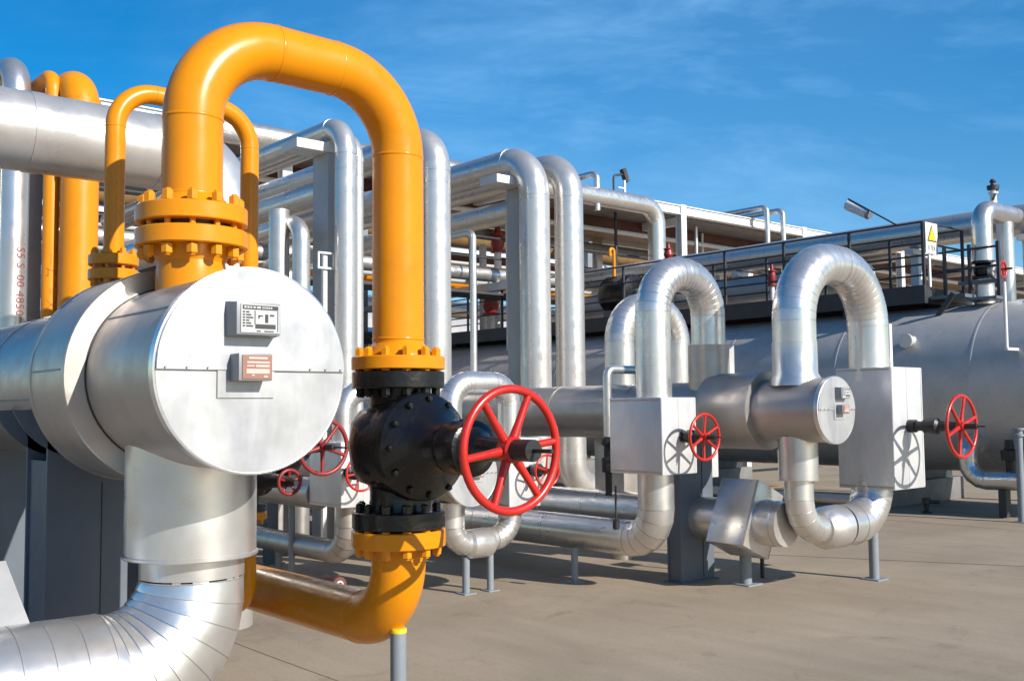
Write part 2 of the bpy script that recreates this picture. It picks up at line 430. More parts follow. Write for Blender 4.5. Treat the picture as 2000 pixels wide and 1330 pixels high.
m = MB(); m.lathe(vc + NY * .38, NY, [(0, .085), (.005, .105), (.03, .108), (.04, .10), (.1, .098), (.11, .11), (.14, .11), (.145, .09), (.2, .05), (.30, .045), (.36, .04)], 40)
m.build('yoke', M['black'], T, ang=50)
m = MB(); m.cyl(vc + NY * .70, vc + NY * .87, .041, 20); st = m.build('stem_cover', M['blackiron'], T)
m = MB(); m.cyl(vc + NY * .86, vc + NY * .97, .008, 8); m.build('stem', M['blackiron'], st)
handwheel(T, vc + NY * .745, NY, .228, M['red'], .0165, 6, R_(7), .05, .015)

# ---- lower orange pipe
T = thing('orange_pipe', 'thick orange pipe bending low under the black valve and running back along the ground', 'pipe', (2.525, 3.70, .57), 'orange pipes')
m = MB(); m.pipe([(2.525, 3.70, .93), (2.525, 3.70, .585), (2.525, 8.2, .585)], .115, .28, 44, n=18); pm = m.build('pipe', M['orange'], T, ang=50)
m = MB(); m.lathe((2.525, 3.70, .86), Z, [(0, .1145), (.02, .12), (.06, .14), (.08, .145)], 44); m.build('weld_neck', M['orange'], pm)
flange(T, (2.525, 3.70, .957), Z, .200, .070, M['orange'], 12, .02, half=.035)
for p, ax in (((2.525, 3.98, .585), Y), ((2.525, 3.70, .865), Z)):
    m = MB(); m.lathe(V(p) - V(ax) * .007, ax, [(0, .1148), (.003, .1165), (.007, .1178), (.011, .1165), (.014, .1148)], 44); m.build('weld_bead', M['orange'], pm, ang=80)

def post(x, y, h, r, label, pad=None, group='grey pipe support posts', plate=True):
    t = thing('pipe_support', label, 'support', (x, y, 0), group)
    m = MB(); m.cyl((x, y, .008), (x, y, h), r, 20); m.build('post', M['post'], t)
    if plate: m = MB(); m.box((x, y, .005), (r * 4, r * 4, .01)); m.build('base_plate', M['post'], t, smooth=False)
    if pad: m = MB(); m.lathe((x, y, h - .012), Z, [(0, r * 1.05), (.012, r * 1.1), (.02, r)], 20); m.build('pad', M[pad], t)
    return t
post(2.535, 3.72, .565, .034, 'grey post with a yellow pad under the elbow of the low orange pipe', 'yellow')

# ---- thin orange arch
T = thing('orange_pipe', 'slim orange pipe arching behind the thick orange pipe from a small flange', 'pipe', (1.575, 4.467, 2.15), 'orange pipes')
m = MB(); m.pipe([(1.575, 4.467, 2.16), (1.575, 4.467, 2.905), (2.205, 4.467, 2.905), (2.205, 4.467, .595), (2.205, 4.95, .595), (2.205, 4.95, 0)], .0425, [.17, .17, .14, .14], 32, n=14); pm = m.build('pipe', M['orange'], T, ang=50)
for p, ax in (((1.575, 4.467, 2.735), Z), ((2.205, 4.467, 2.735), Z), ((1.745, 4.467, 2.905), X)):
    m = MB(); m.lathe(V(p) - V(ax) * .004, ax, [(0, .0422), (.004, .0440), (.008, .0422)], 32); m.build('weld_bead', M['orange'], pm, ang=80)
m = MB(); m.lathe((1.575, 4.467, 2.155), Z, [(0, .07), (.015, .068), (.04, .048), (.05, .042)], 32); m.build('weld_neck', M['orange'], pm)
flange(T, (1.575, 4.467, 2.148), Z, .103, .046, M['orange'], 8, .014, half=.055, bc=(1.575, 4.467, 2.117), bR=.8)
for zz in (1.275, 1.02): flange(T, (2.205, 4.467, zz), Z, .09, .035, M['orange'], 6, .011, bR=.78)
T = thing('gate_valve', 'small black valve with a tiny red wheel on the slim orange pipe under the exchanger', 'valve', (2.205, 4.467, 1.04), 'valves with red handwheels')
m = MB(); m.lathe((2.205, 4.467, 1.04), Z, [(0, .085), (.03, .085), (.035, .05), (.06, .055), (.11, .068), (.15, .055), (.175, .05), (.18, .085), (.21, .085)], 28); m.build('body', M['blackiron'], T)
m = MB(); m.lathe((2.205, 4.467, 1.19), NY, [(0, .06), (.09, .06), (.092, .075), (.13, .075), (.132, .04), (.3, .03), (.4, .022), (.46, .012)], 24); m.build('bonnet', M['blackiron'], T)
handwheel(T, (2.205, 4.067, 1.19), NY, .052, M['darkred_and_shade'], .008, 5, .3, .014, .006)  # red wheel with its shade put into the colour

# ---- foreground elbow under the exchanger
T = thing('insulated_pipe', 'segmented silver elbow in the bottom left corner under the near exchanger', 'pipe', (1.60, 3.68, .3), 'silver insulated pipes')
m = MB(); m.lathe((1.60, 3.68, .905), Z, [(0, .178), (0, .186), (.09, .186)], 60); m.build('collar', M['alu_bright'], T)
m = MB(); m.lathe((1.60, 3.68, .87), Z, [(0, .170), (.06, .170)], 48); m.build('gap_band', M['blackiron'], T)
m = MB(); 
st = []; Rc = .34; xc, zc = 1.60 - Rc, .895
def gv(p, t, r, g=.0028, w=.004):
    p = V(p); t = V(t)
    for q, dr in ((-w, g * .5), (-w * .45, g * .5), (-w * .4, -g * 1.3), (w * .4, -g * 1.3), (w * .45, 0)): st.append((p + t * q, t, r + dr))
N = 8
for k in range(N + 1):
    a = PI / 2 * k / N; r = .184 + .066 * k / N
    gv((xc + Rc * math.cos(a), 3.68, zc - Rc * math.sin(a)), (-math.sin(a), 0, -math.cos(a)), r)
for xx in (1.17, 1.07, .97): gv((xx, 3.68, zc - Rc), (-1, 0, 0), .25)
st.append((V((-.9, 3.68, zc - Rc)), V((-1, 0, 0)), .25))
m.sweep(st, 64)
m.build('elbow_cladding', M['alu_bright'], T, ang=25)
m = MB()
for a in (-60, -38, -30, 2, 14):
    m.box((1.60 + .181 * math.sin(R_(a + 20)), 3.68 - .181 * math.cos(R_(a + 20)), .90), (.03, .004, .012), Matrix.Rotation(R_(a + 20), 3, 'Z'))
m.build('clips', M['alu_bright'], T)
post(1.46, 3.70, .34, .07, 'short grey stub support beneath the segmented silver elbow', None)

# slanted flange box on that pipe, at the left edge
def flange_box(label, c, size, axis, ang, group, mt='alu_plate'):
    t = thing('flange_box', label, 'pipe cover', c, group)
    m = MB(); m.box(c, size, Matrix.Rotation(ang, 3, axis)); m.build('box', M[mt], t, bevel=.004)
    rot = Matrix.Rotation(ang, 3, axis)
    m = MB()
    ex = (V(size) * .5)
    if axis == 'Y':
        for sx in (-1, 1):
            m.box(V(c) + rot @ V((sx * (ex.x + .001), -ex.y * .96, 0)), (.004, .02, size[2] * .98), rot)
    else:
        for sy in (-1, 1):
            m.box(V(c) + rot @ V((0, sy * (ex.y + .001), 0)), (size[0] * .98, .004, .02), rot)
    m.build('lap_strip', M['alu_dull'], t, smooth=False)
    return t
flange_box('slanted bright sheet metal box at the lower left edge', (.80, 3.68, .56), (.5, .40, .98), 'X', R_(-60), 'sheet metal flange boxes')

# ---- steel stands under the near exchanger
def stand(label, x, y, zc, R, wx, wy, group='slate grey steel stands', flare=.12, y2=None):
    t = thing('steel_stand', label, 'stand', (x, y, 0), group)
    n = 20; top = []
    for k in range(n + 1):
        a = PI * (1.12 + .76 * k / n); top.append((x + R * math.cos(a) * 1.0, zc + R * math.sin(a)))
    pts = [(x - wx / 2, 0), (x - wx / 2, zc * .25)] ; 
    prof = [(x + wx / 2, .012), (x + wx / 2, zc - R * .75), (x + wx / 2 + flare, zc - R * .36)]
    prof += [(p[0], p[1]) for p in top[::-1]]
    prof += [(x - wx / 2 - flare, zc - R * .36), (x - wx / 2, zc - R * .75), (x - wx / 2, .012)]
    m = MB(); m.prism([(a, y, b) for a, b in prof], Y * .016); m.build('front_plate', M['slate'], t, smooth=False)
    m = MB(); m.prism([(a, y + wy, b) for a, b in prof], Y * .016); m.build('rear_plate', M['slate'], t, smooth=False)
    for sx in (-1, 1):
        m = MB(); m.bx((x + sx * (wx * .5 - .02) - .008, y + .017, .012), (x + sx * (wx * .5 - .02) + .008, y + wy - .001, zc - R * 1.02)); m.build('rib', M['slate'], t, smooth=False)
    m = MB(); m.bx((x - wx * .55, y - .03, 0), (x + wx * .55, y + wy + .046, .011)); m.build('base_plate', M['slate'], t, smooth=False)
    m = MB(); m.bx((x + wx * .16, y - .005, .03), (x + wx * .165, y - .001, zc - R * 1.3)); m.build('weld_seam', M['darksteel'], t, smooth=False)
    return t
stand('narrow slate grey steel stand in deep shade under the near exchanger', 1.515, 4.55, 1.633, .33, .34, .28, flare=.03)
stand('wide slate grey steel plate stand further back under the near exchanger, partly sunlit', 1.58, 6.1, 1.633, .33, 1.5, .28, flare=0)

# ================================================================== SECOND AND THIRD EXCHANGER UNITS
def rings(parent, items, r, mat, name='lap_band', w=.03, e=.005):
    for p, ax in items:
        m = MB(); m.lathe(V(p) - V(ax) * w / 2, ax, [(0, r - .003), (0, r + e), (w, r + e), (w, r - .003)], 36); m.build(name, mat, parent)

def ipipe(label, pts, r, bend=.3, gore=0, joint=0., mat='alu', seg=32, loc=None, g=.004, w=.006, group='silver insulated pipes', name='insulated_pipe', cat='pipe', n=12):
    m = MB(); m.pipe(pts, r, bend, seg, gore, joint, g, w, n)
    o = m.build(name, M[mat], None, loc=loc or pts[-1 if 'big grey' in label else 0], ang=(20 if gore else 50))
    return tag(o, label, cat, group)

def valve_box(label, a, b, face_x, z, stem, R, r=.013, ns=6, phase=.2, bulge=.05, group='sheet metal boxes over valves', wl=.1):
    """sheet metal box around a valve whose stem and red handwheel stick out of the -Y face"""
    a = V(a); b = V(b)
    t = thing('valve_box', label, 'valve', ((a.x + b.x) / 2, (a.y + b.y) / 2, a.z), group)
    m = MB(); m.bx(a, b); bo = m.build('box', M['alu_plate'], t, bevel=.004)
    m = MB(); xm = (a.x + b.x) / 2 - .01
    m.bx((xm, a.y - .003, a.z + .004), (xm + .012, a.y + .002, b.z - .004)); 
    m.build('lap_strip', M['alu_plate'], bo, smooth=False)
    for zz in (a.z + .02, b.z - .02):
        m = MB(); m.bx((a.x - .002, a.y + .01, zz - .008), (a.x + .002, b.y - .01, zz + .008)); m.build('edge_strip', M['alu_dull'], bo, smooth=False)
    for xx in (a.x + .012, b.x - .012):
        m = MB(); m.bx((xx - .009, a.y - .003, a.z + .006), (xx + .009, a.y + .001, b.z - .006)); m.build('edge_strip', M['alu_plate'], bo, smooth=False)
    f = V((face_x, a.y, z)); hub = f + NY * stem
    m = MB(); m.lathe(f - NY * .02, NY, [(0, bulge), (stem * .18, bulge), (stem * .2, bulge * .75), (stem * .32, bulge * .75), (stem * .36, bulge * 1.2), (stem * .6, bulge * 1.25), (stem * .64, bulge * .8), (stem * 1.02, bulge * .6)], 24)
    sc = m.build('yoke', M['blackiron'], t)
    m = MB(); m.cyl(hub, hub + NY * wl, bulge * .42, 14); m.cyl(hub + NY * wl * .95, hub + NY * wl * 1.5, bulge * .12, 8); m.build('stem', M['blackiron'], sc)
    handwheel(t, hub, NY, R, M['red'], r, ns, phase, R * .16, R * .062)
    return t

# ---- exchanger on the right with its high silver arch
E2 = exchanger('heat_exchanger', 'silver exchanger whose round cover faces the tall arch, beside the far valve box', 7.148, 4.48, 1.462, .264, .25, 5.10, 5.62, 14., .318, plates=.80, panel_tilt=.5, gs=1.)
m = MB(); m.lathe((7.155, 4.84, .905), Z, [(0, .13), (0, .158), (.004, .161), (.01, .161), (.013, .157), (.35, .157), (.35, .13)], 48); m.build('nozzle_cladding', M['alu'], E2)
m = MB(); m.lathe((7.148, 4.84, 1.66), Z, [(0, .21), (.06, .20), (.10, .178), (.35, .178), (.352, .172)], 48); m.build('nozzle_cladding', M['alu'], E2)
m = MB(); m.lathe((7.148, 5.712, 1.62), Z, [(0, .178), (.41, .178), (.412, .15)], 44); cl = m.build('nozzle_cladding', M['alu_dull'], E2)
m = MB(); m.box((7.30, 5.60, 1.86), (.07, .012, .34), Matrix.Rotation(R_(-35), 3, 'Z')); m.build('flap', M['alu_plate'], cl, smooth=False)
ipipe('tallest silver gored arch, dropping into the valve box with the long stemmed red wheel', [(7.148, 4.84, 1.75), (7.148, 4.84, 2.68), (8.26, 4.84, 2.68), (8.26, 4.84, 1.7)], .173, [.50, .50], 11, .42, 'alu_bright', 40, g=.003, w=.008)
valve_box('silver sheet metal valve box at the far right, red wheel on a long black stem', (8.09, 4.54, .785), (8.60, 5.06, 1.82), 8.36, 1.317, .46, .252, .015, 6, .3, .055, wl=.13)
# U-bend below
T = thing('insulated_pipe', 'silver U-bend with a black band under the right exchanger and its valve box', 'pipe', (7.7, 4.84, .35), 'silver insulated pipes')
m = MB(); m.pipe([(7.155, 4.84, .92), (7.155, 4.84, .50), (7.52, 4.84, .50)], .115, .25, 36, gore=5, g=.003, w=.007); m.build('thin_elbow', M['alu_bright'], T, ang=20)
m = MB(); m.lathe((7.40, 4.84, .50), X, [(0, .06), (.03, .135), (.09, .172), (.30, .178), (.30, .12)], 48); m.build('reducer', M['alu_bright'], T)
m = MB(); m.lathe((7.69, 4.84, .50), X, [(0, .150), (.04, .150)], 40); m.build('gap_band', M['blackiron'], T)
m = MB(); m.pipe([(7.735, 4.84, .50), (8.26, 4.84, .50), (8.26, 4.84, .9)], .172, .355, 40, gore=6, g=.004, w=.008); m.build('elbow_cladding', M['alu'], T, ang=20)
post(8.24, 4.84, .44, .042, 'grey post under the valve box elbow at the right, standing free on the concrete')
# low pipe running back from the U-bend, with its slanted box
ipipe('silver pipe running low along the ground behind the U-bend under the right exchanger', [(7.15, 4.96, .545), (7.15, 16., .50)], .178, .3, 0, 1.1, 'alu', 36)
m = MB(); T = thing('insulated_pipe', 'short fat silver collar on the low pipe beside the slanted box', 'pipe', (7.15, 5.1, .545), 'silver insulated pipes')
m.lathe((7.15, 5.02, .545), Y, [(0, .15), (0, .186), (.2, .186), (.2, .15)], 40); m.build('collar', M['alu'], T)
flange_box('slanted silver sheet metal box on the low pipe beside the grey stand', (7.13, 5.36, .57), (.36, .38, .56), 'Y', R_(24), 'sheet metal flange boxes', 'alu')
post(7.25, 5.45, .36, .05, 'short dark stub post under the slanted silver box')
# grey stand
stand('slate grey steel stand half in sunlight, under the right exchanger', 7.09, 5.83, 1.462, .25, .44, .14, flare=.0)

# ---- bypass arch of that exchanger, left valve box
ipipe('silver gored arch beside the tallest one, its leg entering the box with the small wheel', [(7.148, 5.712, 1.9), (7.148, 5.712, 2.62), (6.43, 5.712, 2.62), (6.43, 5.712, 1.5)], .147, [.34, .34], 9, .40, 'alu_bright', 36, g=.003, w=.008)
valve_box('silver valve box with a small red wheel, beside the half sunlit grey stand', (6.18, 5.42, .965), (6.60, 5.98, 1.575), 6.43, 1.262, .225, .178, .012, 6, .45, .045, wl=.11)
ipipe('silver pipe dropping from the middle valve box and running back along the ground', [(6.43, 5.712, 1.0), (6.43, 5.712, .41), (6.43, 16., .41)], .148, [.26], 5, 1.0, 'alu', 36, g=.004, w=.008)
post(6.256, 6.50, .30, .03, 'thin grey post under the low silver pipe, in the middle of the concrete')
# thin vertical pipe with instrument valves
ipipe('thin silver pipe with a hooked top in front of the right exchanger shell', [(6.66, 6.47, 1.24), (6.66, 6.47, 1.84), (7.35, 6.47, 1.84)], .038, .07, 0, 0, 'alu', 20)
T = thing('gate_valve', 'small black double valve with two tiny red wheels under the thin hooked pipe', 'valve', (6.66, 6.47, .8), 'valves with red handwheels')
m = MB(); m.lathe((6.66, 6.47, .72), Z, [(0, .03), (.2, .03), (.21, .06), (.33, .06), (.34, .04), (.44, .04), (.45, .06), (.5, .06), (.51, .03), (.54, .03)], 20); m.build('body', M['blackiron'], T)
for zz in (1.20, 1.04):
    m = MB(); m.lathe((6.66, 6.47, zz), NY, [(0, .04), (.08, .035), (.09, .02), (.16, .015)], 14); m.build('bonnet', M['blackiron'], T)
    handwheel(T, (6.66, 6.32, zz), NY, .048, M['red'], .009, 4, .4, .014, .007)

# ---- third arch behind
T_ = ipipe('silver arch half hidden behind the middle arch, lower than it', [(7.60, 7.2, .9), (7.60, 7.2, 2.52), (8.46, 7.2, 2.52), (8.46, 7.2, .5)], .150, [.36, .36], 9, .45, 'alu', 32, g=.003, w=.008)
m = MB()
T = thing('valve_box', 'grey sheet metal box standing behind the small double valve', 'pipe cover', (7.6, 7.2, .5), 'sheet metal boxes over valves')
m.bx((7.42, 7.0, .50), (7.74, 7.4, 1.22)); bo = m.build('box', M['alu_dull'], T, bevel=.004)
m = MB(); m.cyl((7.6, 7.2, .0), (7.6, 7.2, .5), .1); m.build('leg', M['alu_dull'], T)
m = MB(); m.bx((7.655, 6.996, .51), (7.672, 7.002, 1.21)); m.build('lap_strip', M['alu_plate'], bo, smooth=False)
T = thing('valve_box', 'white lit sheet metal box behind the middle red wheel', 'pipe cover', (8.46, 7.1, .7), 'sheet metal boxes over valves')
m = MB(); m.bx((8.22, 6.92, .76), (8.78, 7.42, 1.12)); bo = m.build('box', M['alu_plate'], T, bevel=.004)
m = MB(); m.bx((8.47, 6.916, .77), (8.482, 6.922, 1.11)); m.build('lap_strip', M['alu_plate'], bo, smooth=False)

# ---- middle unit behind the black valve
E3 = exchanger('heat_exchanger', 'small low silver exchanger whose round cover peeps past the largest red handwheel', 5.10, 6.45, .985, .255, .235, 7.0, 7.4, 14., .30, plates=.7, panel_tilt=.5)
m = MB(); m.lathe((5.10, 6.72, .55), Z, [(0, .09), (0, .108), (.2, .108), (.2, .08)], 36); m.build('nozzle_cladding', M['alu_bright'], E3)
ipipe('low silver arch between the black valve and the big red wheel', [(5.09, 6.72, 1.2), (5.09, 6.72, 1.712), (5.72, 6.72, 1.712), (5.72, 6.72, 1.2)], .098, [.19, .19], 7, .5, 'alu_bright', 32, g=.002, w=.006)
valve_box('silver valve box with a small red wheel, seen through the big red wheel', (5.49, 6.46, .69), (5.83, 6.92, 1.255), 5.73, .99, .20, .128, .010, 5, .3, .045, wl=.07)
T = thing('insulated_pipe', 'bright silver U-bend on two grey posts under the big red wheel', 'pipe', (5.4, 6.72, .3), 'silver insulated pipes')
m = MB(); m.pipe([(5.10, 6.72, .60), (5.10, 6.72, .40), (5.42, 6.72, .40)], .098, .18, 32, gore=4, g=.002, w=.006); m.build('elbow_cladding', M['alu_bright'], T, ang=20)
m = MB(); m.lathe((5.22, 6.72, .40), X, [(0, .08), (.05, .118), (.22, .122), (.26, .115), (.27, .09)], 40); m.build('reducer', M['alu_bright'], T)
m = MB(); m.pipe([(5.46, 6.72, .42), (5.72, 6.72, .42), (5.72, 6.72, .72)], .097, .19, 32, gore=5, g=.004, w=.007); m.build('elbow_cladding', M['alu'], T, ang=20)
post(5.255, 6.735, .30, .031, 'left one of the two short grey posts under the bright U-bend')
post(5.49, 6.71, .32, .028, 'right one of the two short grey posts under the bright U-bend')
# its bypass at the left
ipipe('silver arch just left of the black valve, mostly hidden by it', [(4.56, 7.5, 1.1), (4.56, 7.5, 1.66), (5.09, 7.5, 1.66), (5.09, 7.5, 1.15)], .092, [.2, .2], 7, .5, 'alu_bright', 28, g=.002, w=.006)
valve_box('silver valve box with a red wheel between the near exchanger and the black valve', (4.36, 7.2, .72), (4.80, 7.70, 1.24), 4.425, 1.0, .2, .135, .010, 6, .1, .045, wl=.09)
ipipe('silver pipe with a lit elbow left of the black valve, running back along the ground', [(4.56, 7.42, .8), (4.56, 7.42, .32), (4.56, 16., .32)], .096, [.22], 5, 1.0, 'alu_dull', 30, g=.004, w=.007)
post(4.56, 8.6, .24, .032, 'grey brown post under the low pipe left of the black valve')
T = thing('drain_valve', 'small red drain valve with a round port under the lit elbow', 'valve', (4.30, 7.3, .05))
m = MB(); m.lathe((4.32, 7.25, .13), NY, [(-.12, .05), (0, .05), (.02, .062), (.1, .062), (.1, .03)], 20); m.build('body', M['rust'], T)
m = MB(); m.torus((4.32, 7.148, .13), NY, .026, .007, 20, 8); m.build('port', M['white'], T)
m = MB(); m.cyl((4.32, 7.27, 0), (4.32, 7.27, .1), .04); m.build('foot', M['blackiron'], T)
# fat drum pipe behind
T = thing('insulated_pipe', 'short fat grey drum pipe on a thin leg, under the near round end cover', 'pipe', (4.47, 8.2, 0), 'silver insulated pipes')
m = MB(); m.lathe((4.47, 7.72, .80), Y, [(0, .13), (1.1, .13), (1.12, .10), (1.2, .04)], 36); m.build('cladding', M['alu_dull'], T)
m = MB(); m.cyl((4.47, 8.2, 0), (4.47, 8.2, .68), .028); m.build('leg', M['post'], T)
# valve with the dark wheel beside the near end cover
T = thing('gate_valve', 'black valve with a red wheel coloured dark as if in shade, peeping out beside the near round end cover', 'valve', (3.5, 6.5, .95), 'valves with red handwheels')
m = MB(); m.lathe((3.5, 6.5, 1.02), Z, [(0, .11), (.04, .11), (.045, .07), (.12, .11), (.24, .13), (.36, .11), (.44, .07), (.445, .11), (.485, .11)], 28); m.build('body', M['blackiron'], T)
m = MB(); m.lathe((3.5, 6.5, 1.26), NY, [(0, .1), (.12, .1), (.122, .12), (.16, .12), (.17, .07), (.3, .05), (.48, .035)], 24); yk = m.build('bonnet', M['blackiron'], T)
m = MB(); m.cyl((3.5, 6.0, 1.26), (3.5, 5.86, 1.26), .02); m.cyl((3.5, 5.86, 1.26), (3.5, 5.70, 1.26), .006); m.build('stem', M['blackiron'], yk)
handwheel(T, (3.5, 6.0, 1.26), NY, .178, M['darkred_and_shade'], .0145, 5, .9, .03, .013)  # darker red stands in for shade falling on this wheel
ipipe('thin silver pipe carrying the shaded valve beside the near end cover', [(3.5, 6.5, .98), (3.5, 6.5, 1.95), (3.5, 9., 1.95)], .055, .15, 0, 0, 'alu_dull', 20)
T = thing('steel_stand', 'narrow dark slate post behind the near exchanger nozzle', 'stand', (4.89, 9.4, 0), 'slate grey steel stands')
m = MB(); m.bx((4.83, 9.35, .01), (4.95, 9.45, .72)); m.build('post', M['slate'], T, bevel=.006)
m = MB(); m.bx((4.78, 9.3, 0), (5.0, 9.5, .012)); m.build('base_plate', M['slate'], T, smooth=False)
m = MB(); m.bx((4.78, 9.33, .721), (5.0, 9.47, .75)); m.build('top_plate', M['slate'], T, smooth=False)

T = thing('instrument_plate', 'small olive plate on a rod beside the U-bend under the right exchanger', 'plate', (7.6, 5.6, 0))
m = MB(); m.bx((7.50, 5.40, .785), (7.72, 5.62, .80)); m.bx((7.50, 5.40, .72), (7.506, 5.62, .785)); m.build('plate', M['brown'], T, smooth=False)
m = MB(); m.cyl((7.62, 5.55, 0), (7.62, 5.55, .784), .018); m.build('rod', M['blackiron'], T)
def plug(label, x, y, z, h):
    t = thing('drain_plug', label, 'plug', (x, y, z), 'black hanging drain plugs')
    m = MB(); m.cyl((x, y, z + .06), (x, y, z + h), .008, 8); m.build('wire', M['blackiron'], t)
    m = MB(); m.lathe((x, y, z), Z, [(0, .02), (.01, .028), (.07, .028), (.08, .012)], 14); m.build('plug', M['blackiron'], t)
plug('black plug hanging on a wire beside the leg of the middle valve box', 6.10, 5.85, .52, .35)
plug('black plug hanging on a wire in front of the fat silver collar', 7.20, 4.80, .54, .30)

# ================================================================== TALL RISERS IN A ROW
def riser(label, x, y, r, zt, yb, bend, mat='silver', z0=.0, bands=(.35,)):
    T = thing('riser_pipe', label, 'pipe', (x, y, z0), 'tall silver risers')
    m = MB(); m.pipe([(x, y, z0), (x, y, zt), (x, yb, zt)], r, bend, 36, n=14, joint=1.35, g=.002, w=.006); m.build('cladding', M[mat], T, ang=50)
    rings(T, [((x, y, zt - bend), Z), ((x, y + bend, zt), Y)], r, M[mat], 'lap_band', .05, .004)
    return T
riser('slim tall silver riser left of the thick orange leg, bending back at its top', 5.745, 9.4, .115, 4.54, 16.6, .30)
riser('thinnest silver riser squeezed between the slim riser and the thick orange leg', 5.985, 9.55, .066, 4.50, 16.6, .28)
riser('tall fat silver riser just right of the thick orange leg', 6.92, 9.4, .18, 4.58, 16.6, .36)
riser('tallest fat silver riser of the right pair, with a grey column behind its left side', 8.44, 9.4, .190, 4.59, 16.6, .46)
T = thing('riser_pipe', 'fat silver riser on the right of the right pair, bending forward at the ground', 'pipe', (8.93, 9.3, .4), 'tall silver risers')
m = MB(); m.pipe([(9.9, 9.3, .50), (8.93, 9.3, .50), (8.93, 9.3, 4.57), (8.93, 16.6, 4.57)], .182, [.36, .42], 36, n=14, joint=1.35, g=.002, w=.006); m.build('cladding', M['silver'], T, ang=50)
rings(T, [((8.93, 9.3, 4.15), Z), ((8.93, 9.3, .9), Z)], .182, M['silver'], 'lap_band', .05, .004)
flange(T, (9.6, 9.3, .50), X, .27, .09, M['alu_plate'])
def hpipe(label, p, q, r, mat='silver', joint=1.4, **k):
    return ipipe(label, [p, q], r, .3, 0, joint, mat, 32, g=.002, w=.006, **k)
ipipe('silver pipe running back level from the grey column below the slim riser bend', [(5.81, 9.93, 3.90), (5.81, 16.6, 3.90)], .15, .2, 0, 1.4, 'silver', 32, g=.002)
ipipe('silver pipe running back level from the grey column below the right pair of risers', [(8.60, 9.93, 4.03), (8.60, 16.6, 4.03)], .15, .2, 0, 1.4, 'silver', 32, g=.002)
ipipe('straight silver riser hanging under the level pipe at the left', [(5.20, 9.84, .1), (5.20, 9.84, 3.62)], .108, .3, 0, 1.3, 'alu', 28, name='riser_pipe', group='short silver risers', g=.002)
ipipe('silver riser with a rounded top, right of the straight one under the level pipe', [(5.33, 9.6, .1), (5.33, 9.6, 3.47), (5.33, 13, 3.47)], .094, .2, 0, 1.3, 'alu', 28, name='riser_pipe', group='short silver risers', g=.002)
ipipe('very thin silver standpipe with a bent tip in front of the grey tank', [(7.47, 9.4, .2), (7.47, 9.4, 3.56), (7.47, 10.2, 3.56)], .040, .08, 0, 0, 'alu', 18, name='standpipe')
ipipe('thin silver standpipe hugging the slim orange leg', [(4.62, 9.4, .2), (4.62, 9.4, 3.75), (4.62, 12., 3.75)], .028, .08, 0, 0, 'alu', 16, name='standpipe')
def column(label, x, y, w, h, bx0, bz):
    t = thing('steel_column', label, 'column', (x, y, 0), 'grey steel columns with brackets')
    m = MB(); m.bx((x - w / 2, y - w / 2, .012), (x + w / 2, y + w / 2, h)); m.build('column', M['column'], t, bevel=.004)
    m = MB(); m.bx((x - w, y - w, 0), (x + w, y + w, .012)); m.build('base_plate', M['post'], t, smooth=False)
    m = MB(); m.bx((bx0, y - w / 2 - .01, bz), (x + w * .5, y + w / 2 + .01, bz + .10)); m.build('bracket', M['white'], t, bevel=.003)
    return t
column('grey steel column with a short bracket behind the slim riser', 5.82, 9.78, .32, 4.27, 5.28, 4.272)
column('grey steel column with a short bracket behind the right pair of risers', 8.61, 9.78, .32, 4.27, 8.02, 4.272)
T = thing('instrument_stand', 'small pale instrument bracket on a post beside the grey column', 'stand', (5.5, 9.5, 0))
m = MB(); m.bx((5.54, 9.50, 0), (5.585, 9.545, 3.15)); m.build('post', M['white'], T, bevel=.003)
m = MB(); m.bx((5.46, 9.47, 2.98), (5.66, 9.495, 3.0)); m.bx((5.46, 9.47, 3.0), (5.475, 9.495, 3.14)); m.bx((5.645, 9.47, 3.0), (5.66, 9.495, 3.14)); m.bx((5.46, 9.47, 3.14), (5.66, 9.495, 3.16)); m.build('bracket', M['white'], T, smooth=False)

# ================================================================== LEFT EDGE
T = thing('insulated_pipe', 'huge silver pipe lying level across the upper left behind the orange arches', 'pipe', (1.98, 5.57, 2.75), 'silver insulated pipes')
m = MB(); m.pipe([(-2.5, 5.57, 2.935), (2.56, 5.57, 2.935), (2.56, 5.57, .3)], .205, .30, 48, n=14); m.build('cladding', M['silver'], T, ang=50)
rings(T, [((1.54, 5.57, 2.935), X), ((.6, 5.57, 2.935), X), ((2.2, 5.57, 2.935), X)], .205, M['silver'], 'lap_band', .07, .004)
def back_riser(label, x, y, r, zt, mat, bend, name, group, dy=5.):
    T = thing(name, label, 'pipe', (x, y, 0), group)
    m = MB(); m.pipe([(x, y, 0), (x, y, zt), (x, y + dy, zt)], r, bend, 32, n=14); m.build('pipe', M[mat], T, ang=50)
    return T
a = back_riser('fat orange riser at the left, behind the huge level silver pipe', 2.289, 7.156, .122, 3.74, 'orange_far', .2, 'orange_pipe', 'orange pipes', 1.2)
m = MB(); m.lathe((2.289, 7.156, 3.12), Z, [(0, .122), (.003, .128), (.5, .128), (.503, .122)], 32); m.build('sleeve', M['orange_far'], a)
b = back_riser('slim orange riser at the left edge with painted writing, beside the fat one', 2.144, 7.28, .053, 3.80, 'orange_far', .12, 'orange_pipe', 'orange pipes', 4)
c = back_riser('silver riser at the left edge with dark red painted writing running down it', 1.958, 7.454, .090, 3.88, 'alu', .2, 'riser_pipe', 'tall silver risers', 5)
d = back_riser('partly cropped silver riser in the top left corner behind the huge pipe', 1.80, 7.60, .09, 3.84, 'alu', .2, 'riser_pipe', 'tall silver risers', 5)
wrap_text(c, '1 1S5/S100 4850', .085, 1.958, 7.454, 2.72, .090, R_(-72), M['marker'])
wrap_text(b, 'П— Д П= IX', .075, 2.144, 7.28, 2.62, .053, R_(-92), M['marker2'])
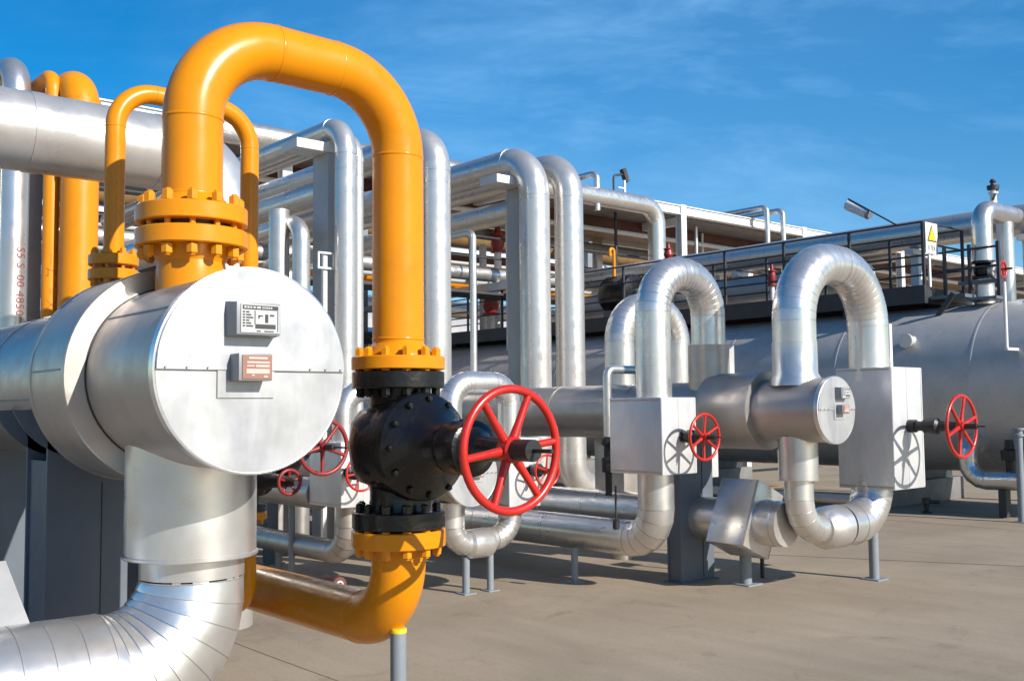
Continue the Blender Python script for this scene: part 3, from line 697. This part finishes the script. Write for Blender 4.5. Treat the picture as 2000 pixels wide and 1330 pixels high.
T = thing('steel_column', 'dull grey column between the written silver riser and the slim orange riser', 'column', (2.07, 7.52, 0), 'grey steel columns with brackets')
m = MB(); m.bx((2.00, 7.46, .01), (2.14, 7.62, 3.2)); m.build('column', M['deck'], T, bevel=.004)
m = MB(); m.bx((1.93, 7.39, 0), (2.21, 7.69, .01)); m.build('base_plate', M['deck'], T, smooth=False)
ipipe('silver riser with a round elbow top, in shade between the slim and thick orange pipes', [(3.55, 8.6, .1), (3.55, 8.6, 2.95), (3.55, 12.5, 2.95)], .14, .24, 5, 1.2, 'alu', 30, name='riser_pipe', group='short silver risers', g=.002)

# ================================================================== STORAGE TANK, WALKWAY
TX, TZ, TR = 15.2, 1.74, 1.23
T = thing('storage_tank', 'long grey horizontal storage tank behind the exchangers, walkway on its back', 'tank', (TX, 12, 0))
prof = [(-.62, .01), (-.60, .25), (-.52, .55), (-.38, .85), (-.2, 1.08), (-.08, 1.18), (0, TR)]
d = 0.
for k in range(1, 9):
    d = k * 2.1
    prof += [(d - .02, TR), (d - .012, TR + .004), (d + .012, TR + .004), (d + .02, TR)]
L = 18.0
prof += [(L, TR)] + [(L - a, r) for a, r in ((-.08, 1.18), (-.2, 1.08), (-.38, .85), (-.52, .55), (-.60, .25), (-.62, .01))]
m = MB(); m.lathe((TX, 4.6, TZ), Y, prof, 96); sh = m.build('shell', M['tank'], T, ang=25)
for yy in (8.1, 12.2, 16.4, 20.6):
    m = MB(); pts = [(TX - 1.02, .35), (TX + 1.02, .35)] + [(TX + TR * math.cos(PI * a / 180), TZ + TR * math.sin(PI * a / 180)) for a in range(-35, -146, -10)]
    m.prism([(a, yy, b) for a, b in pts], Y * .22); m.build('saddle', M['darksteel'], T, smooth=False)
    m = MB(); m.bx((TX - 1.15, yy - .12, 0), (TX + 1.15, yy + .36, .348)); m.build('plinth', M['deck'], T, bevel=.01)
m = MB(); m.lathe((14.22, 7.62, 2.42), -X, [(-.2, .075), (.16, .075), (.17, .105), (.22, .105)], 24); m.build('nozzle', M['alu_plate'], sh)
m = MB(); m.lathe((TX, 5.6, TZ + 1.1), Z, [(0, .2), (.3, .2), (.31, .3), (.38, .3)], 32); m.build('manhole', M['tank'], sh)

T = thing('walkway', 'dark steel walkway with rails along the top of the long grey tank', 'walkway', (15.2, 12, 3.0))
WX0, WX1, WY0, WY1, WZ = 14.62, 15.85, 7.62, 21., 3.24
m = MB(); m.bx((WX0, WY0, WZ - .03), (WX1, WY1, WZ)); m.build('floor', M['darksteel'], T, smooth=False)
for xx in (WX0, WX1):
    m = MB(); m.bx((xx - .04, WY0 - .02, WZ - .24), (xx + .04, WY1, WZ + .03)); m.build('side_channel', M['darksteel'], T, smooth=False)
m = MB(); m.bx((WX0 + .045, WY0 - .018, WZ - .24), (WX1 - .045, WY0 + .04, WZ - .035)); m.build('end_channel', M['darksteel'], T, smooth=False)
def rail(a, b, r=.016): q = MB(); q.cyl(a, b, r, 10); q.build('rail', M['darksteel'], T)
for xx in (WX0, WX1):
    for zz in (4.22, 3.90, 3.58): rail((xx, WY0, zz), (xx, WY1, zz))
    k = 0; yy = WY0
    while yy <= WY1:
        q = MB(); q.bx((xx - .02, yy - .02, WZ), (xx + .02, yy + .02, 4.232)); q.build('rail_post', M['darksteel'], T, smooth=False); yy += 1.22
for zz in (4.22, 3.9, 3.58): rail((WX0, WY0, zz), (WX1, WY0, zz))
for yy in (9.0, 13.0, 17.0, 20.5):
    for xx in (WX0 + .1, WX1 - .1):
        q = MB(); q.bx((xx - .03, yy - .03, 2.62), (xx + .03, yy + .03, WZ - .035)); q.build('support_leg', M['darksteel'], T, smooth=False)
q = MB(); q.box((14.58, 7.35, 2.86), (.05, .07, .62), Matrix.Rotation(R_(38), 3, 'X')); q.build('brace', M['darksteel'], T, smooth=False)

T = thing('step_platform', 'small grey step platform with low rails at the near end of the walkway', 'walkway', (15.2, 7.2, 3.0))
m = MB(); m.bx((14.7, 7.05, 3.05), (15.75, 7.58, 3.1)); m.build('upper_tread', M['slate'], T, smooth=False)
m = MB(); m.bx((14.7, 6.6, 2.99), (15.06, 7.04, 3.03)); m.build('lower_tread', M['slate'], T, smooth=False)
for yy in (7.5, 7.12, 6.7):
    q = MB(); q.bx((15.0, yy - .022, 3.03), (15.044, yy + .022, 3.85)); q.build('rail_post', M['darksteel'], T, smooth=False)
for zz in (3.78, 3.5):
    q = MB(); q.cyl((15.02, 7.52, zz), (15.02, 6.7, zz), .018, 10); q.build('rail', M['darksteel'], T)
q = MB(); q.bx((15.01, 6.72, 3.25), (15.03, 7.3, 3.31)); q.build('kick_plate', M['slate'], T, smooth=False)

# warning sign
T = thing('warning_sign', 'white warning sign with a yellow triangle on the walkway rail', 'sign', (14.78, 7.58, 3.76))
m = MB(); m.bx((14.63, 7.578, 3.745), (14.99, 7.592, 4.215)); bo = m.build('board', M['white'], T, bevel=.002)
m = MB(); m.prism([(14.67, 7.577, 3.93), (14.95, 7.577, 3.93), (14.81, 7.577, 4.19)], NY * -.003); m.build('triangle_border', M['plate_ink'], bo, smooth=False)
m = MB(); m.prism([(14.70, 7.572, 3.948), (14.92, 7.572, 3.948), (14.81, 7.572, 4.152)], NY * -.004); m.build('triangle', M['yellow'], bo, smooth=False)
m = MB()
vs, fs = text_mesh('0 TEX', .10)
m.add([(14.69 + v.x * .85, 7.575, 3.80 + v.y) for v in vs], fs); m.build('lettering', M['plate_ink'], bo, smooth=False)
m = MB(); m.bx((14.74, 7.594, 3.25), (14.79, 7.62, 3.745)); m.build('post', M['white'], T, smooth=False)
# floodlight
T = thing('floodlight', 'pale tube floodlight on a thin slanting rod above the walkway rail', 'lamp', (14.62, 8.02, 4.22))
m = MB(); m.cyl((14.62, 8.02, 4.22), (14.98, 9.05, 4.84), .013, 8); m.build('rod', M['darksteel'], T)
a = V((14.86, 8.62, 4.50)); b_ = V((15.0, 9.08, 4.75)); dd = (b_ - a).normalized()
m = MB(); m.lathe(a, dd, [(0, .05), (.01, .075), ((b_ - a).length - .02, .085), ((b_ - a).length, .06)], 24); h = m.build('tube', M['white'], T)
m = MB(); m.lathe(a - dd * .03, dd, [(0, .05), (.05, .08)], 20); m.build('end_cap', M['post'], h)

# pipes on the tank
T = thing('insulated_pipe', 'silver pipe rising from the tank near its end and turning right, valve at its foot', 'pipe', (15.2, 7.0, 2.95), 'silver insulated pipes')
m = MB(); m.pipe([(15.2, 7.0, 3.60), (15.2, 7.0, 4.385), (24, 7.0, 4.385)], .148, .24, 32, n=12, joint=.8, g=.002); m.build('riser', M['alu'], T, ang=50)
m = MB(); m.cyl((15.2, 7.0, 2.9), (15.2, 7.0, 3.33), .142, 32); m.build('stub', M['alu'], T)
ipipe('silver pipe standing on the tank under the level pipe at the far right', [(15.96, 7.0, 2.8), (15.96, 7.0, 4.26)], .125, .2, 0, .7, 'alu', 28)
T = thing('gate_valve', 'black valve with a small red wheel on the tank pipe at the upper right', 'valve', (15.2, 7.0, 3.33), 'valves with red handwheels')
m = MB(); m.lathe((15.2, 7.0, 3.33), Z, [(0, .17), (.035, .17), (.04, .11), (.1, .14), (.17, .14), (.23, .11), (.235, .17), (.27, .17)], 28); m.build('body', M['black'], T)
m = MB(); m.lathe((15.2, 7.0, 3.455), NY, [(0, .1), (.15, .1), (.152, .12), (.18, .12), (.182, .05), (.27, .04)], 20); m.build('bonnet', M['alu_plate'], T)
handwheel(T, (15.2, 6.72, 3.455), NY, .115, M['red'], .016, 5, .2, .03, .012)
m = MB(); m.cyl((15.2, 6.8, 3.455), (15.2, 6.58, 3.455), .016, 10); m.build('stem', M['blackiron'], T)
T = thing('vent_valve', 'small dark vent valve with a lever on top of the upper right pipe', 'valve', (15.62, 7.0, 4.53))
m = MB(); m.lathe((15.62, 7.0, 4.52), Z, [(0, .05), (.14, .045), (.145, .07), (.17, .07), (.175, .04), (.22, .04)], 16); m.build('nipple', M['white'], T)
m = MB(); m.lathe((15.62, 7.0, 4.72), Z, [(0, .04), (.01, .085), (.07, .09), (.08, .04), (.11, .03), (.13, .05), (.17, .03)], 16); m.build('head', M['darksteel'], T)
m = MB(); m.cyl((15.50, 6.95, 4.56), (15.80, 7.0, 4.80), .018, 8); m.build('lever', M['darksteel'], T)
T = thing('rod', 'thin white rod standing against the grey tank at the far right', 'rod', (13.76, 6.07, 2.2))
m = MB(); m.cyl((13.76, 6.07, 2.22), (13.76, 6.07, 3.1), .022, 10); m.build('shaft', M['white'], T)
m = MB(); m.bx((13.74, 6.05, 2.20), (14.3, 6.09, 2.235)); m.build('bracket', M['white'], T, smooth=False)
ipipe('big grey pipe running level above and behind the tank walkway', [(16.55, -6., 4.37), (16.55, 16.6, 4.37)], .245, .3, 0, 2.0, 'silver', 36, g=.003)
ipipe('second grey pipe below the big one behind the walkway rail', [(16.45, 9.6, 3.72), (16.45, 16.6, 3.72)], .26, .3, 0, 2.0, 'tank', 36, g=.003)
for i, (x, y, h, lab) in enumerate(((16.55, 6.9, 4.12, 'white pipe stanchion behind the black valve at the upper right'), (16.55, 8.75, 4.12, 'white pipe stanchion behind the warning sign end of the walkway rail'), (16.6, 12.4, 4.12, 'white pipe stanchion behind the walkway above the tall right arch'))):
    t = thing('pipe_stanchion', lab, 'support', (x, y, 0), 'white pipe stanchions')
    m = MB(); m.bx((x - .07, y - .07, 0), (x + .07, y + .07, h - .1)); m.build('post', M['white'], t, bevel=.004)
    m = MB(); m.bx((x - .25, y - .08, h - .098), (x + .25, y + .08, h - .01)); m.build('cross_head', M['white'], t, bevel=.004)
# things along the walkway
T = thing('motor', 'dark drum shaped motor behind the walkway rail above the middle arch', 'motor', (15.25, 14.2, 3.24))
m = MB(); m.lathe((15.25, 13.95, 3.78), Y, [(0, .2), (.03, .36), (.1, .38), (.7, .38), (.78, .33), (.86, .12)], 32); bo = m.build('casing', M['black'], T)
m = MB(); m.bx((15.0, 14.05, 3.241), (15.5, 14.65, 3.45)); m.build('foot', M['slate'], T, bevel=.01)
m = MB(); m.cyl((15.25, 13.7, 3.78), (15.25, 13.95, 3.78), .07); m.build('shaft', M['post'], T)
def redvalve(label, x, y, z0, z1, h=.45, rp=.06, mt='white'):
    t = thing('relief_valve', label, 'valve', (x, y, z0), 'red relief valves')
    m = MB(); m.cyl((x, y, z0), (x, y, z1), rp); m.build('pipe', M[mt], t)
    m = MB(); m.lathe((x, y, z1), Z, [(-.02, rp * 2), (.02, rp * 2), (.03, rp * 1.3), (h * .3, rp * 1.9), (h * .6, rp * 1.5), (h * .65, rp * 2.), (h * .7, rp * 2.), (h * .72, rp * .9), (h, rp * .7)], 20); m.build('head', M['darkred_and_shade'], t)
    return t
redvalve('red relief valve on a white pipe between the fat riser and the right pair', 15.8, 18.93, 3.24, 5.25, .62, .09)
redvalve('red relief valve tip showing above the middle silver arch', 16.0, 13.76, 3.24, 4.48, .32, .05)
redvalve('red relief valve just left of the tall right arch behind the rail', 15.25, 10.75, 3.24, 3.62, .36, .04)
redvalve('low dark red valve cluster on the walkway left of the right pair', 15.3, 18.6, 3.24, 3.7, .6, .10)
ipipe('white pipe post beside the red relief valve between the risers', [(15.8, 19.5, 3.24), (15.8, 19.5, 5.5)], .09, .1, 0, 0, 'white', 20, name='standpipe')
T = thing('electrical_cabinet', 'grey cabinet with conduits on the walkway just right of the fat riser', 'cabinet', (15.1, 20.6, 3.24))
m = MB(); m.bx((14.9, 20.2, 3.30), (15.3, 20.75, 4.7)); m.build('case', M['slate'], T, bevel=.01)
for i in range(4): m = MB(); m.cyl((14.86, 20.25 + i * .13, 3.26), (14.86, 20.25 + i * .13, 5.1 + (i % 2) * .3), .025); m.build('conduit', M['darksteel'], T)
T = thing('vent_hook', 'orange hooked vent pipe behind the walkway rail', 'pipe', (15.6, 14.9, 3.24))
m = MB(); m.pipe([(15.6, 14.9, 3.24), (15.6, 14.9, 4.80), (15.48, 14.9, 4.80), (15.48, 14.9, 4.68)], .032, .055, 16); m.build('pipe', M['orange_far'], T, ang=50)
m = MB(); m.cyl((15.48, 14.9, 4.64), (15.48, 14.9, 4.69), .045); m.build('tip', M['orange_far'], T)
# near the tank, bottom right
T = thing('insulated_pipe', 'silver elbow pipe dropping from the tank to the ground at the right edge', 'pipe', (13.9, 6.6, .3), 'silver insulated pipes')
m = MB(); m.pipe([(14.3, 6.72, .95), (13.92, 6.72, .95), (13.92, 6.72, .47), (13.92, 5.55, .50)], .125, [.16, .24], 32, gore=4, g=.003, w=.007); m.build('cladding', M['alu'], T, ang=20)
m = MB(); m.lathe((13.92, 5.9, .497), NY, [(0, .1), (0, .15), (.2, .15), (.21, .1)], 28); m.build('collar', M['alu_plate'], T)
m = MB(); m.bx((13.85, 6.2, 0), (13.99, 6.3, .36)); m.build('foot', M['darksteel'], T, smooth=False)
T = thing('gate_valve', 'small black valve with a round dark wheel under the tank at the right edge', 'valve', (14.0, 6.1, .6), 'valves with red handwheels')
m = MB(); m.lathe((14.0, 6.2, .60), Z, [(0, .05), (.14, .05), (.15, .1), (.28, .11), (.3, .06), (.42, .05)], 20); m.build('body', M['blackiron'], T)
m = MB(); m.cyl((14.0, 6.2, .84), (14.0, 5.98, .84), .035); m.build('bonnet', M['blackiron'], T)
handwheel(T, (14.0, 5.98, .84), NY, .10, M['blackiron'], .013, 5, .3, .03, .01)
t = post(13.47, 5.84, 1.08, .045, 'grey post with a flanged top at the right edge of the concrete')
m = MB(); m.lathe((13.47, 5.84, 1.08), Z, [(0, .045), (.005, .07), (.03, .07), (.035, .05), (.08, .05), (.085, .075), (.11, .075)], 20); m.build('flanged_top', M['post'], t)
T = thing('drain_valve', 'small black drain fitting on the concrete under the tank', 'valve', (13.75, 7.25, 0))
m = MB(); m.lathe((13.75, 7.25, 0), Z, [(0, .07), (.02, .07), (.03, .03), (.12, .035), (.13, .06), (.2, .06), (.21, .02)], 14); m.build('body', M['blackiron'], T)
m = MB(); m.cyl((13.75, 7.25, .16), (13.75, 7.05, .16), .025); m.build('outlet', M['blackiron'], T)
T = thing('rod', 'thin white flat bar standing on top of the far right valve box', 'rod', (8.56, 5.0, 1.82))
m = MB(); m.bx((8.555, 4.80, 1.821), (8.595, 4.81, 2.22)); m.build('bar', M['white'], T, smooth=False)
m = MB(); m.lathe((8.42, 4.80, 1.88), X, [(0, .04), (.1, .035), (.13, .02)], 14); m.build('ferrule', M['alu_plate'], T)
ipipe('long brown grey pipe lying on the ground under the tank', [(13.4, 7.9, .14), (13.4, 22, .14)], .09, .3, 0, 0, 'alu_dull', 20)

# ================================================================== PIPE RACK
T = thing('pipe_rack', 'white steel pipe rack crossing behind everything, seen from below', 'pipe rack', (18, 17, 0))
for xx in (3.6, 9.1, 14.6, 20.28, 25.63, 31.1, 36.6, 42.):
    for yy, w_ in ((17., .2), (20., .2)):
        m = MB(); w2 = w_ / 2
        m.bx((xx - w2, yy - w2, 0), (xx + w2, yy - w2 + .03, 6.62)); m.bx((xx - w2, yy + w2 - .03, 0), (xx + w2, yy + w2, 6.62)); m.bx((xx - .012, yy - w2 + .029, 0), (xx + .012, yy + w2 - .029, 6.62))
        m.build('column', M['white'], T, smooth=False)
    m = MB(); m.bx((xx - .09, 17.101, 6.12), (xx + .09, 19.899, 6.32)); m.build('cross_beam', M['white'], T, smooth=False)
    m = MB(); m.bx((xx - .09, 17.101, 4.1), (xx + .09, 19.899, 4.28)); m.build('cross_beam', M['white'], T, smooth=False)
cols = (2.0, 3.6, 9.1, 14.6, 20.28, 25.63, 31.1, 36.6, 42.)
for a, b in zip(cols[:-1], cols[1:]):
    for yy in (17., 20.):
        m = MB(); x0, x1 = a + .101, b - .101
        m.bx((x0, yy - .10, 6.36), (x1, yy + .10, 6.385)); m.bx((x0, yy - .10, 6.575), (x1, yy + .10, 6.60)); m.bx((x0, yy - .06, 6.386), (x1, yy - .04, 6.574)); m.build('long_beam', M['white'], T, smooth=False)
m = MB(); m.bx((2, 17.12, 6.604), (44, 18.2, 6.66)); m.build('deck', M['deck'], T, smooth=False)
m = MB(); m.bx((2, 17.12, 6.328), (44, 18.58, 6.35)); m.build('tray', M['deck'], T, smooth=False)
def rpipe(label, y, z, r, mat, x0=2., x1=46., group='pipes on the pipe rack'):
    return ipipe(label, [(x0, y, z), (x1, y, z)], r, .3, 0, 0, mat, 24, loc=(x0, y, z), name='rack_pipe', group=group)
T2 = thing('rack_beam', 'red oxide beam running just under the rack deck', 'beam', (2, 18.4, 6.0))
m = MB(); m.bx((2, 18.25, 6.0), (46, 18.55, 6.325)); m.build('beam', M['rust'], T2, smooth=False)
T2 = thing('cable_tray', 'ochre stained tray under the rack behind the red oxide beam', 'tray', (2, 19.2, 5.9))
m = MB(); m.bx((2, 18.6, 6.02), (46, 19.85, 6.05)); m.build('floor', M['brown'], T2, smooth=False)
m = MB(); m.bx((2, 19.851, 6.02), (46, 19.88, 6.25)); m.build('side', M['brown'], T2, smooth=False)
rpipe('dark grey pipe slung under the ochre tray', 19.3, 5.72, .14, 'deck')
rpipe('slim white pipe under the rack deck', 18.05, 5.95, .06, 'white')
rpipe('silver pipe on the middle rack level', 17.6, 4.45, .16, 'alu')
rpipe('white pipe on the middle rack level', 18.3, 4.42, .12, 'white')
rpipe('orange pipe on the middle rack level', 19.0, 4.42, .13, 'orange_far')
rpipe('fat grey pipe on the middle rack level', 19.55, 4.5, .21, 'tank')
rpipe('slim dark red pipe low on the rack', 20.4, 5.3, .11, 'rust')
rpipe('fat white pipe behind the rack', 22.4, 5.6, .30, 'white', group='pipes behind the pipe rack')
rpipe('fat ochre pipe behind the rack', 23.6, 6.5, .34, 'brown', group='pipes behind the pipe rack')
rpipe('grey pipe high behind the rack', 25.0, 7.3, .35, 'deck', group='pipes behind the pipe rack')
rpipe('silver pipe behind the rack at half height', 23.2, 4.3, .24, 'alu', group='pipes behind the pipe rack')
rpipe('white pipe low behind the rack', 24.4, 3.3, .35, 'white', group='pipes behind the pipe rack')
rpipe('dark pipe low behind the rack', 22.0, 3.3, .16, 'darksteel', group='pipes behind the pipe rack')
rpipe('orange pipe low behind the rack', 21.4, 2.6, .15, 'orange_far', group='pipes behind the pipe rack')
for i, (yy, xx) in enumerate(((26., 6.), (26., 14.), (26., 22.), (26., 30.), (26., 38.))):
    t = thing('pipe_stanchion', 'grey trestle holding the pipes behind the rack', 'support', (xx, yy, 0), 'grey trestles behind the rack')
    m = MB(); m.bx((xx - .1, 22.0, 0), (xx + .1, 22.2, 6.9)); m.build('leg', M['post'], t, smooth=False)
    m = MB(); m.bx((xx - .1, 25.4, 0), (xx + .1, 25.6, 6.9)); m.build('leg', M['post'], t, smooth=False)
    for zz in (2.8, 3.94, 5.12, 6.9):
        m = MB(); m.bx((xx - .1, 21.2, zz), (xx + .1, 25.8, zz + .12)); m.build('cross_beam', M['post'], t, smooth=False)
ipipe('lit silver pipe along the front of the rack, dropping down behind the middle arch', [(7.0, 16.55, 6.33), (18.83, 16.55, 6.33), (18.83, 16.55, 1.)], .215, .45, 0, 2.4, 'alu', 36, loc=(18.83, 16.55, 1.), g=.003)
for x, lab in ((23.25, 'left one of two thin pipes hooking over the rack beam'), (23.98, 'right one of two thin pipes hooking over the rack beam'), (16.75, 'thin pipe hooking over the rack beam just right of the right pair')):
    ipipe(lab, [(x, 16.5, 4.4 if x > 20 else 6.0), (x, 16.5, 6.86), (x, 20.6, 6.86)], .075, .16, 0, 0, 'alu', 20, name='hook_pipe', group='thin pipes hooking over the rack beam')
T = thing('gooseneck_lamp', 'small dark gooseneck lamp standing on the rack beam against the sky', 'lamp', (18.04, 17.0, 6.66))
m = MB(); m.pipe([(18.04, 17.2, 6.66), (18.04, 17.2, 7.12), (18.36, 17.2, 7.18)], .028, .1, 12); m.build('neck', M['darksteel'], T, ang=50)
m = MB(); m.box((18.42, 17.2, 7.2), (.12, .12, .26), Matrix.Rotation(R_(-25), 3, 'Y')); m.lathe((18.47, 17.2, 7.09), V((.6, 0, -.8)), [(0, .05), (.08, .09)], 14); m.build('head', M['darksteel'], T, smooth=False)
m = MB(); m.cyl((18.42, 17.2, 6.66), (18.42, 17.2, 7.04), .035); m.bx((18.2, 17.19, 6.83), (18.40, 17.21, 6.86)); m.build('post', M['white'], T)
# far behind: long pale tanks
for i, (y, x0, x1, r, lab) in enumerate(((31., 4., 24., 1.9, 'long white storage tank far behind the rack'), (31., 27., 50., 1.9, 'another long white storage tank far behind the rack, towards the right'), (36.5, 8., 44., 2.6, 'fattest grey storage tank furthest behind the rack'))):
    t = thing('storage_tank', lab, 'tank', (x0, y, 0), 'storage tanks far behind the rack')
    m = MB(); L = x1 - x0; m.lathe((x0, y, r + .6), X, [(0, .02), (.15, r * .6), (.5, r * .93), (.9, r), (L - .9, r), (L - .5, r * .93), (L - .15, r * .6), (L, .02)], 48); m.build('shell', M['white'] if i < 2 else M['tank'], t)
    for q in (.2, .8):
        m = MB(); m.bx((x0 + L * q - .2, y - r * .7, 0), (x0 + L * q + .2, y + r * .7, r * .8)); m.build('saddle', M['deck'], t, smooth=False)

for k, (x, yy, z0, z1, r, mt) in enumerate(((11.0, 17.5, 4.6, 6.3, .05, 'white'), (12.2, 18.1, 4.5, 6.3, .04, 'alu'), (13.1, 17.5, 2.2, 5.0, .05, 'white'), (16.2, 17.6, 4.5, 6.3, .05, 'white'), (17.3, 18.3, 2.5, 6.3, .07, 'white'), (18.4, 17.5, 4.5, 6.3, .04, 'darksteel'), (21.6, 17.6, 4.5, 6.3, .05, 'alu'), (22.6, 18.2, 4.5, 6.3, .04, 'white'), (7.4, 17.5, 4.5, 6.3, .05, 'white'), (6.2, 17.6, 2.0, 6.3, .05, 'alu'))):
    ipipe('thin upright pipe hanging between the rack levels', [(x, yy, z0), (x, yy, z1)], r, .1, 0, 0, mt, 14, name='hanger_pipe', group='thin upright pipes between the rack levels')
T = thing('railing', 'thin dark railing along the middle level of the pipe rack', 'railing', (3, 17.2, 4.3))
for zz in (4.75, 5.2):
    m = MB(); m.cyl((3, 17.22, zz), (30, 17.22, zz), .022, 8); m.build('rail', M['darksteel'], T)
xx = 3.1
while xx < 30:
    m = MB(); m.bx((xx - .02, 17.2, 4.0), (xx + .02, 17.24, 5.22)); m.build('rail_post', M['darksteel'], T, smooth=False); xx += 1.5
m = MB(); m.bx((3, 17.13, 3.95), (30, 18.0, 4.0)); m.build('floor', M['darksteel'], T, smooth=False)


# ================================================================== LIGHT, SKY, CAMERA
SUN_EL, SUN_AZ = 29.0, 11.5            # azimuth: degrees from -Y towards +X
w = bpy.data.worlds.new('World'); S.world = w; w.use_nodes = True
nt = w.node_tree; nt.nodes.clear()
out = nt.nodes.new('ShaderNodeOutputWorld'); bg = nt.nodes.new('ShaderNodeBackground')
sky = nt.nodes.new('ShaderNodeTexSky'); sky.sky_type = 'NISHITA'; sky.sun_disc = False
sky.sun_elevation = R_(SUN_EL); sky.sun_rotation = R_(180 - SUN_AZ)
sky.air_density = 1.0; sky.dust_density = .35; sky.ozone_density = 2.2; sky.altitude = 200
hs = nt.nodes.new('ShaderNodeHueSaturation'); hs.inputs['Saturation'].default_value = 1.58; hs.inputs['Hue'].default_value = .502; hs.inputs['Value'].default_value = 1.1
nt.links.new(sky.outputs[0], hs.inputs['Color'])
tc = nt.nodes.new('ShaderNodeTexCoord'); mp = nt.nodes.new('ShaderNodeMapping')
mp.inputs['Scale'].default_value = (1.5, 1.5, 5.0); mp.inputs['Rotation'].default_value = (R_(14), R_(-10), R_(20))
nt.links.new(tc.outputs['Generated'], mp.inputs[0])
n1 = node(nt, 'ShaderNodeTexNoise', Scale=1.7, Detail=9, Roughness=.62, Distortion=.7); nt.links.new(mp.outputs[0], n1.inputs['Vector'])
n2 = node(nt, 'ShaderNodeTexNoise', Scale=6.5, Detail=8, Roughness=.65, Distortion=1.2); nt.links.new(mp.outputs[0], n2.inputs['Vector'])
f1 = ramp(nt, n1.outputs[0], [(.42, 0.), (.72, 1.)]); f2 = ramp(nt, n2.outputs[0], [(.3, .35), (.7, 1.)])
mm = nt.nodes.new('ShaderNodeMath'); mm.operation = 'MULTIPLY'; nt.links.new(f1, mm.inputs[0]); nt.links.new(f2, mm.inputs[1])
m3 = nt.nodes.new('ShaderNodeMath'); m3.operation = 'MULTIPLY'; nt.links.new(mm.outputs[0], m3.inputs[0]); m3.inputs[1].default_value = .75
# thin bright veil of high cloud low in the sky ahead
vd = nt.nodes.new('ShaderNodeVectorMath'); vd.operation = 'DOT_PRODUCT'; nt.links.new(tc.outputs['Generated'], vd.inputs[0]); vd.inputs[1].default_value = (0.7335, 0.6314, 0.2516)
veil = ramp(nt, vd.outputs['Value'], [(.88, .14), (1., 1.)])
m5 = nt.nodes.new('ShaderNodeMath'); m5.operation = 'MULTIPLY'; nt.links.new(m3.outputs[0], m5.inputs[0]); nt.links.new(veil, m5.inputs[1])
m6 = nt.nodes.new('ShaderNodeMath'); m6.operation = 'MULTIPLY_ADD'; nt.links.new(veil, m6.inputs[0]); m6.inputs[1].default_value = .26; nt.links.new(m5.outputs[0], m6.inputs[2]); m3 = m6
mx = nt.nodes.new('ShaderNodeMixRGB'); nt.links.new(m3.outputs[0], mx.inputs[0]); nt.links.new(hs.outputs[0], mx.inputs[1])
mx.inputs[2].default_value = (2.2, 4.9, 8.4, 1)
nt.links.new(mx.outputs[0], bg.inputs[0]); bg.inputs[1].default_value = .085
nt.links.new(bg.outputs[0], out.inputs[0])

sl = bpy.data.lights.new('sun', 'SUN'); sl.energy = 4.8; sl.angle = R_(.5); sl.color = (1, .95, .87)
so = bpy.data.objects.new('sun', sl); COL.objects.link(so)
tosun = V((math.sin(R_(SUN_AZ)) * math.cos(R_(SUN_EL)), -math.cos(R_(SUN_AZ)) * math.cos(R_(SUN_EL)), math.sin(R_(SUN_EL))))
so.rotation_euler = tosun.to_track_quat('Z', 'Y').to_euler()
so.location = (0, -10, 20)

cam = bpy.data.cameras.new('camera'); co = bpy.data.objects.new('camera', cam); COL.objects.link(co)
yaw, tilt, roll = R_(49.4), R_(3.75), R_(.55)
vx, vy = math.cos(yaw), math.sin(yaw)
r0 = V((vy, -vx, 0)); fw = V((vx * math.cos(tilt), vy * math.cos(tilt), math.sin(tilt))); u0 = V((-vx * math.sin(tilt), -vy * math.sin(tilt), math.cos(tilt)))
rr = r0 * math.cos(roll) - u0 * math.sin(roll); uu = u0 * math.cos(roll) + r0 * math.sin(roll)
mat = Matrix((rr, uu, -fw)).transposed().to_4x4(); mat.translation = (0, 0, 1.5)
co.matrix_world = mat
cam.sensor_width = 36; cam.lens = 36 * 2020 / 2000; cam.clip_start = .05; cam.clip_end = 3000
S.camera = co
S.view_settings.view_transform = 'Standard'; S.view_settings.look = 'None'; S.view_settings.gamma = 1; S.view_settings.exposure = .55
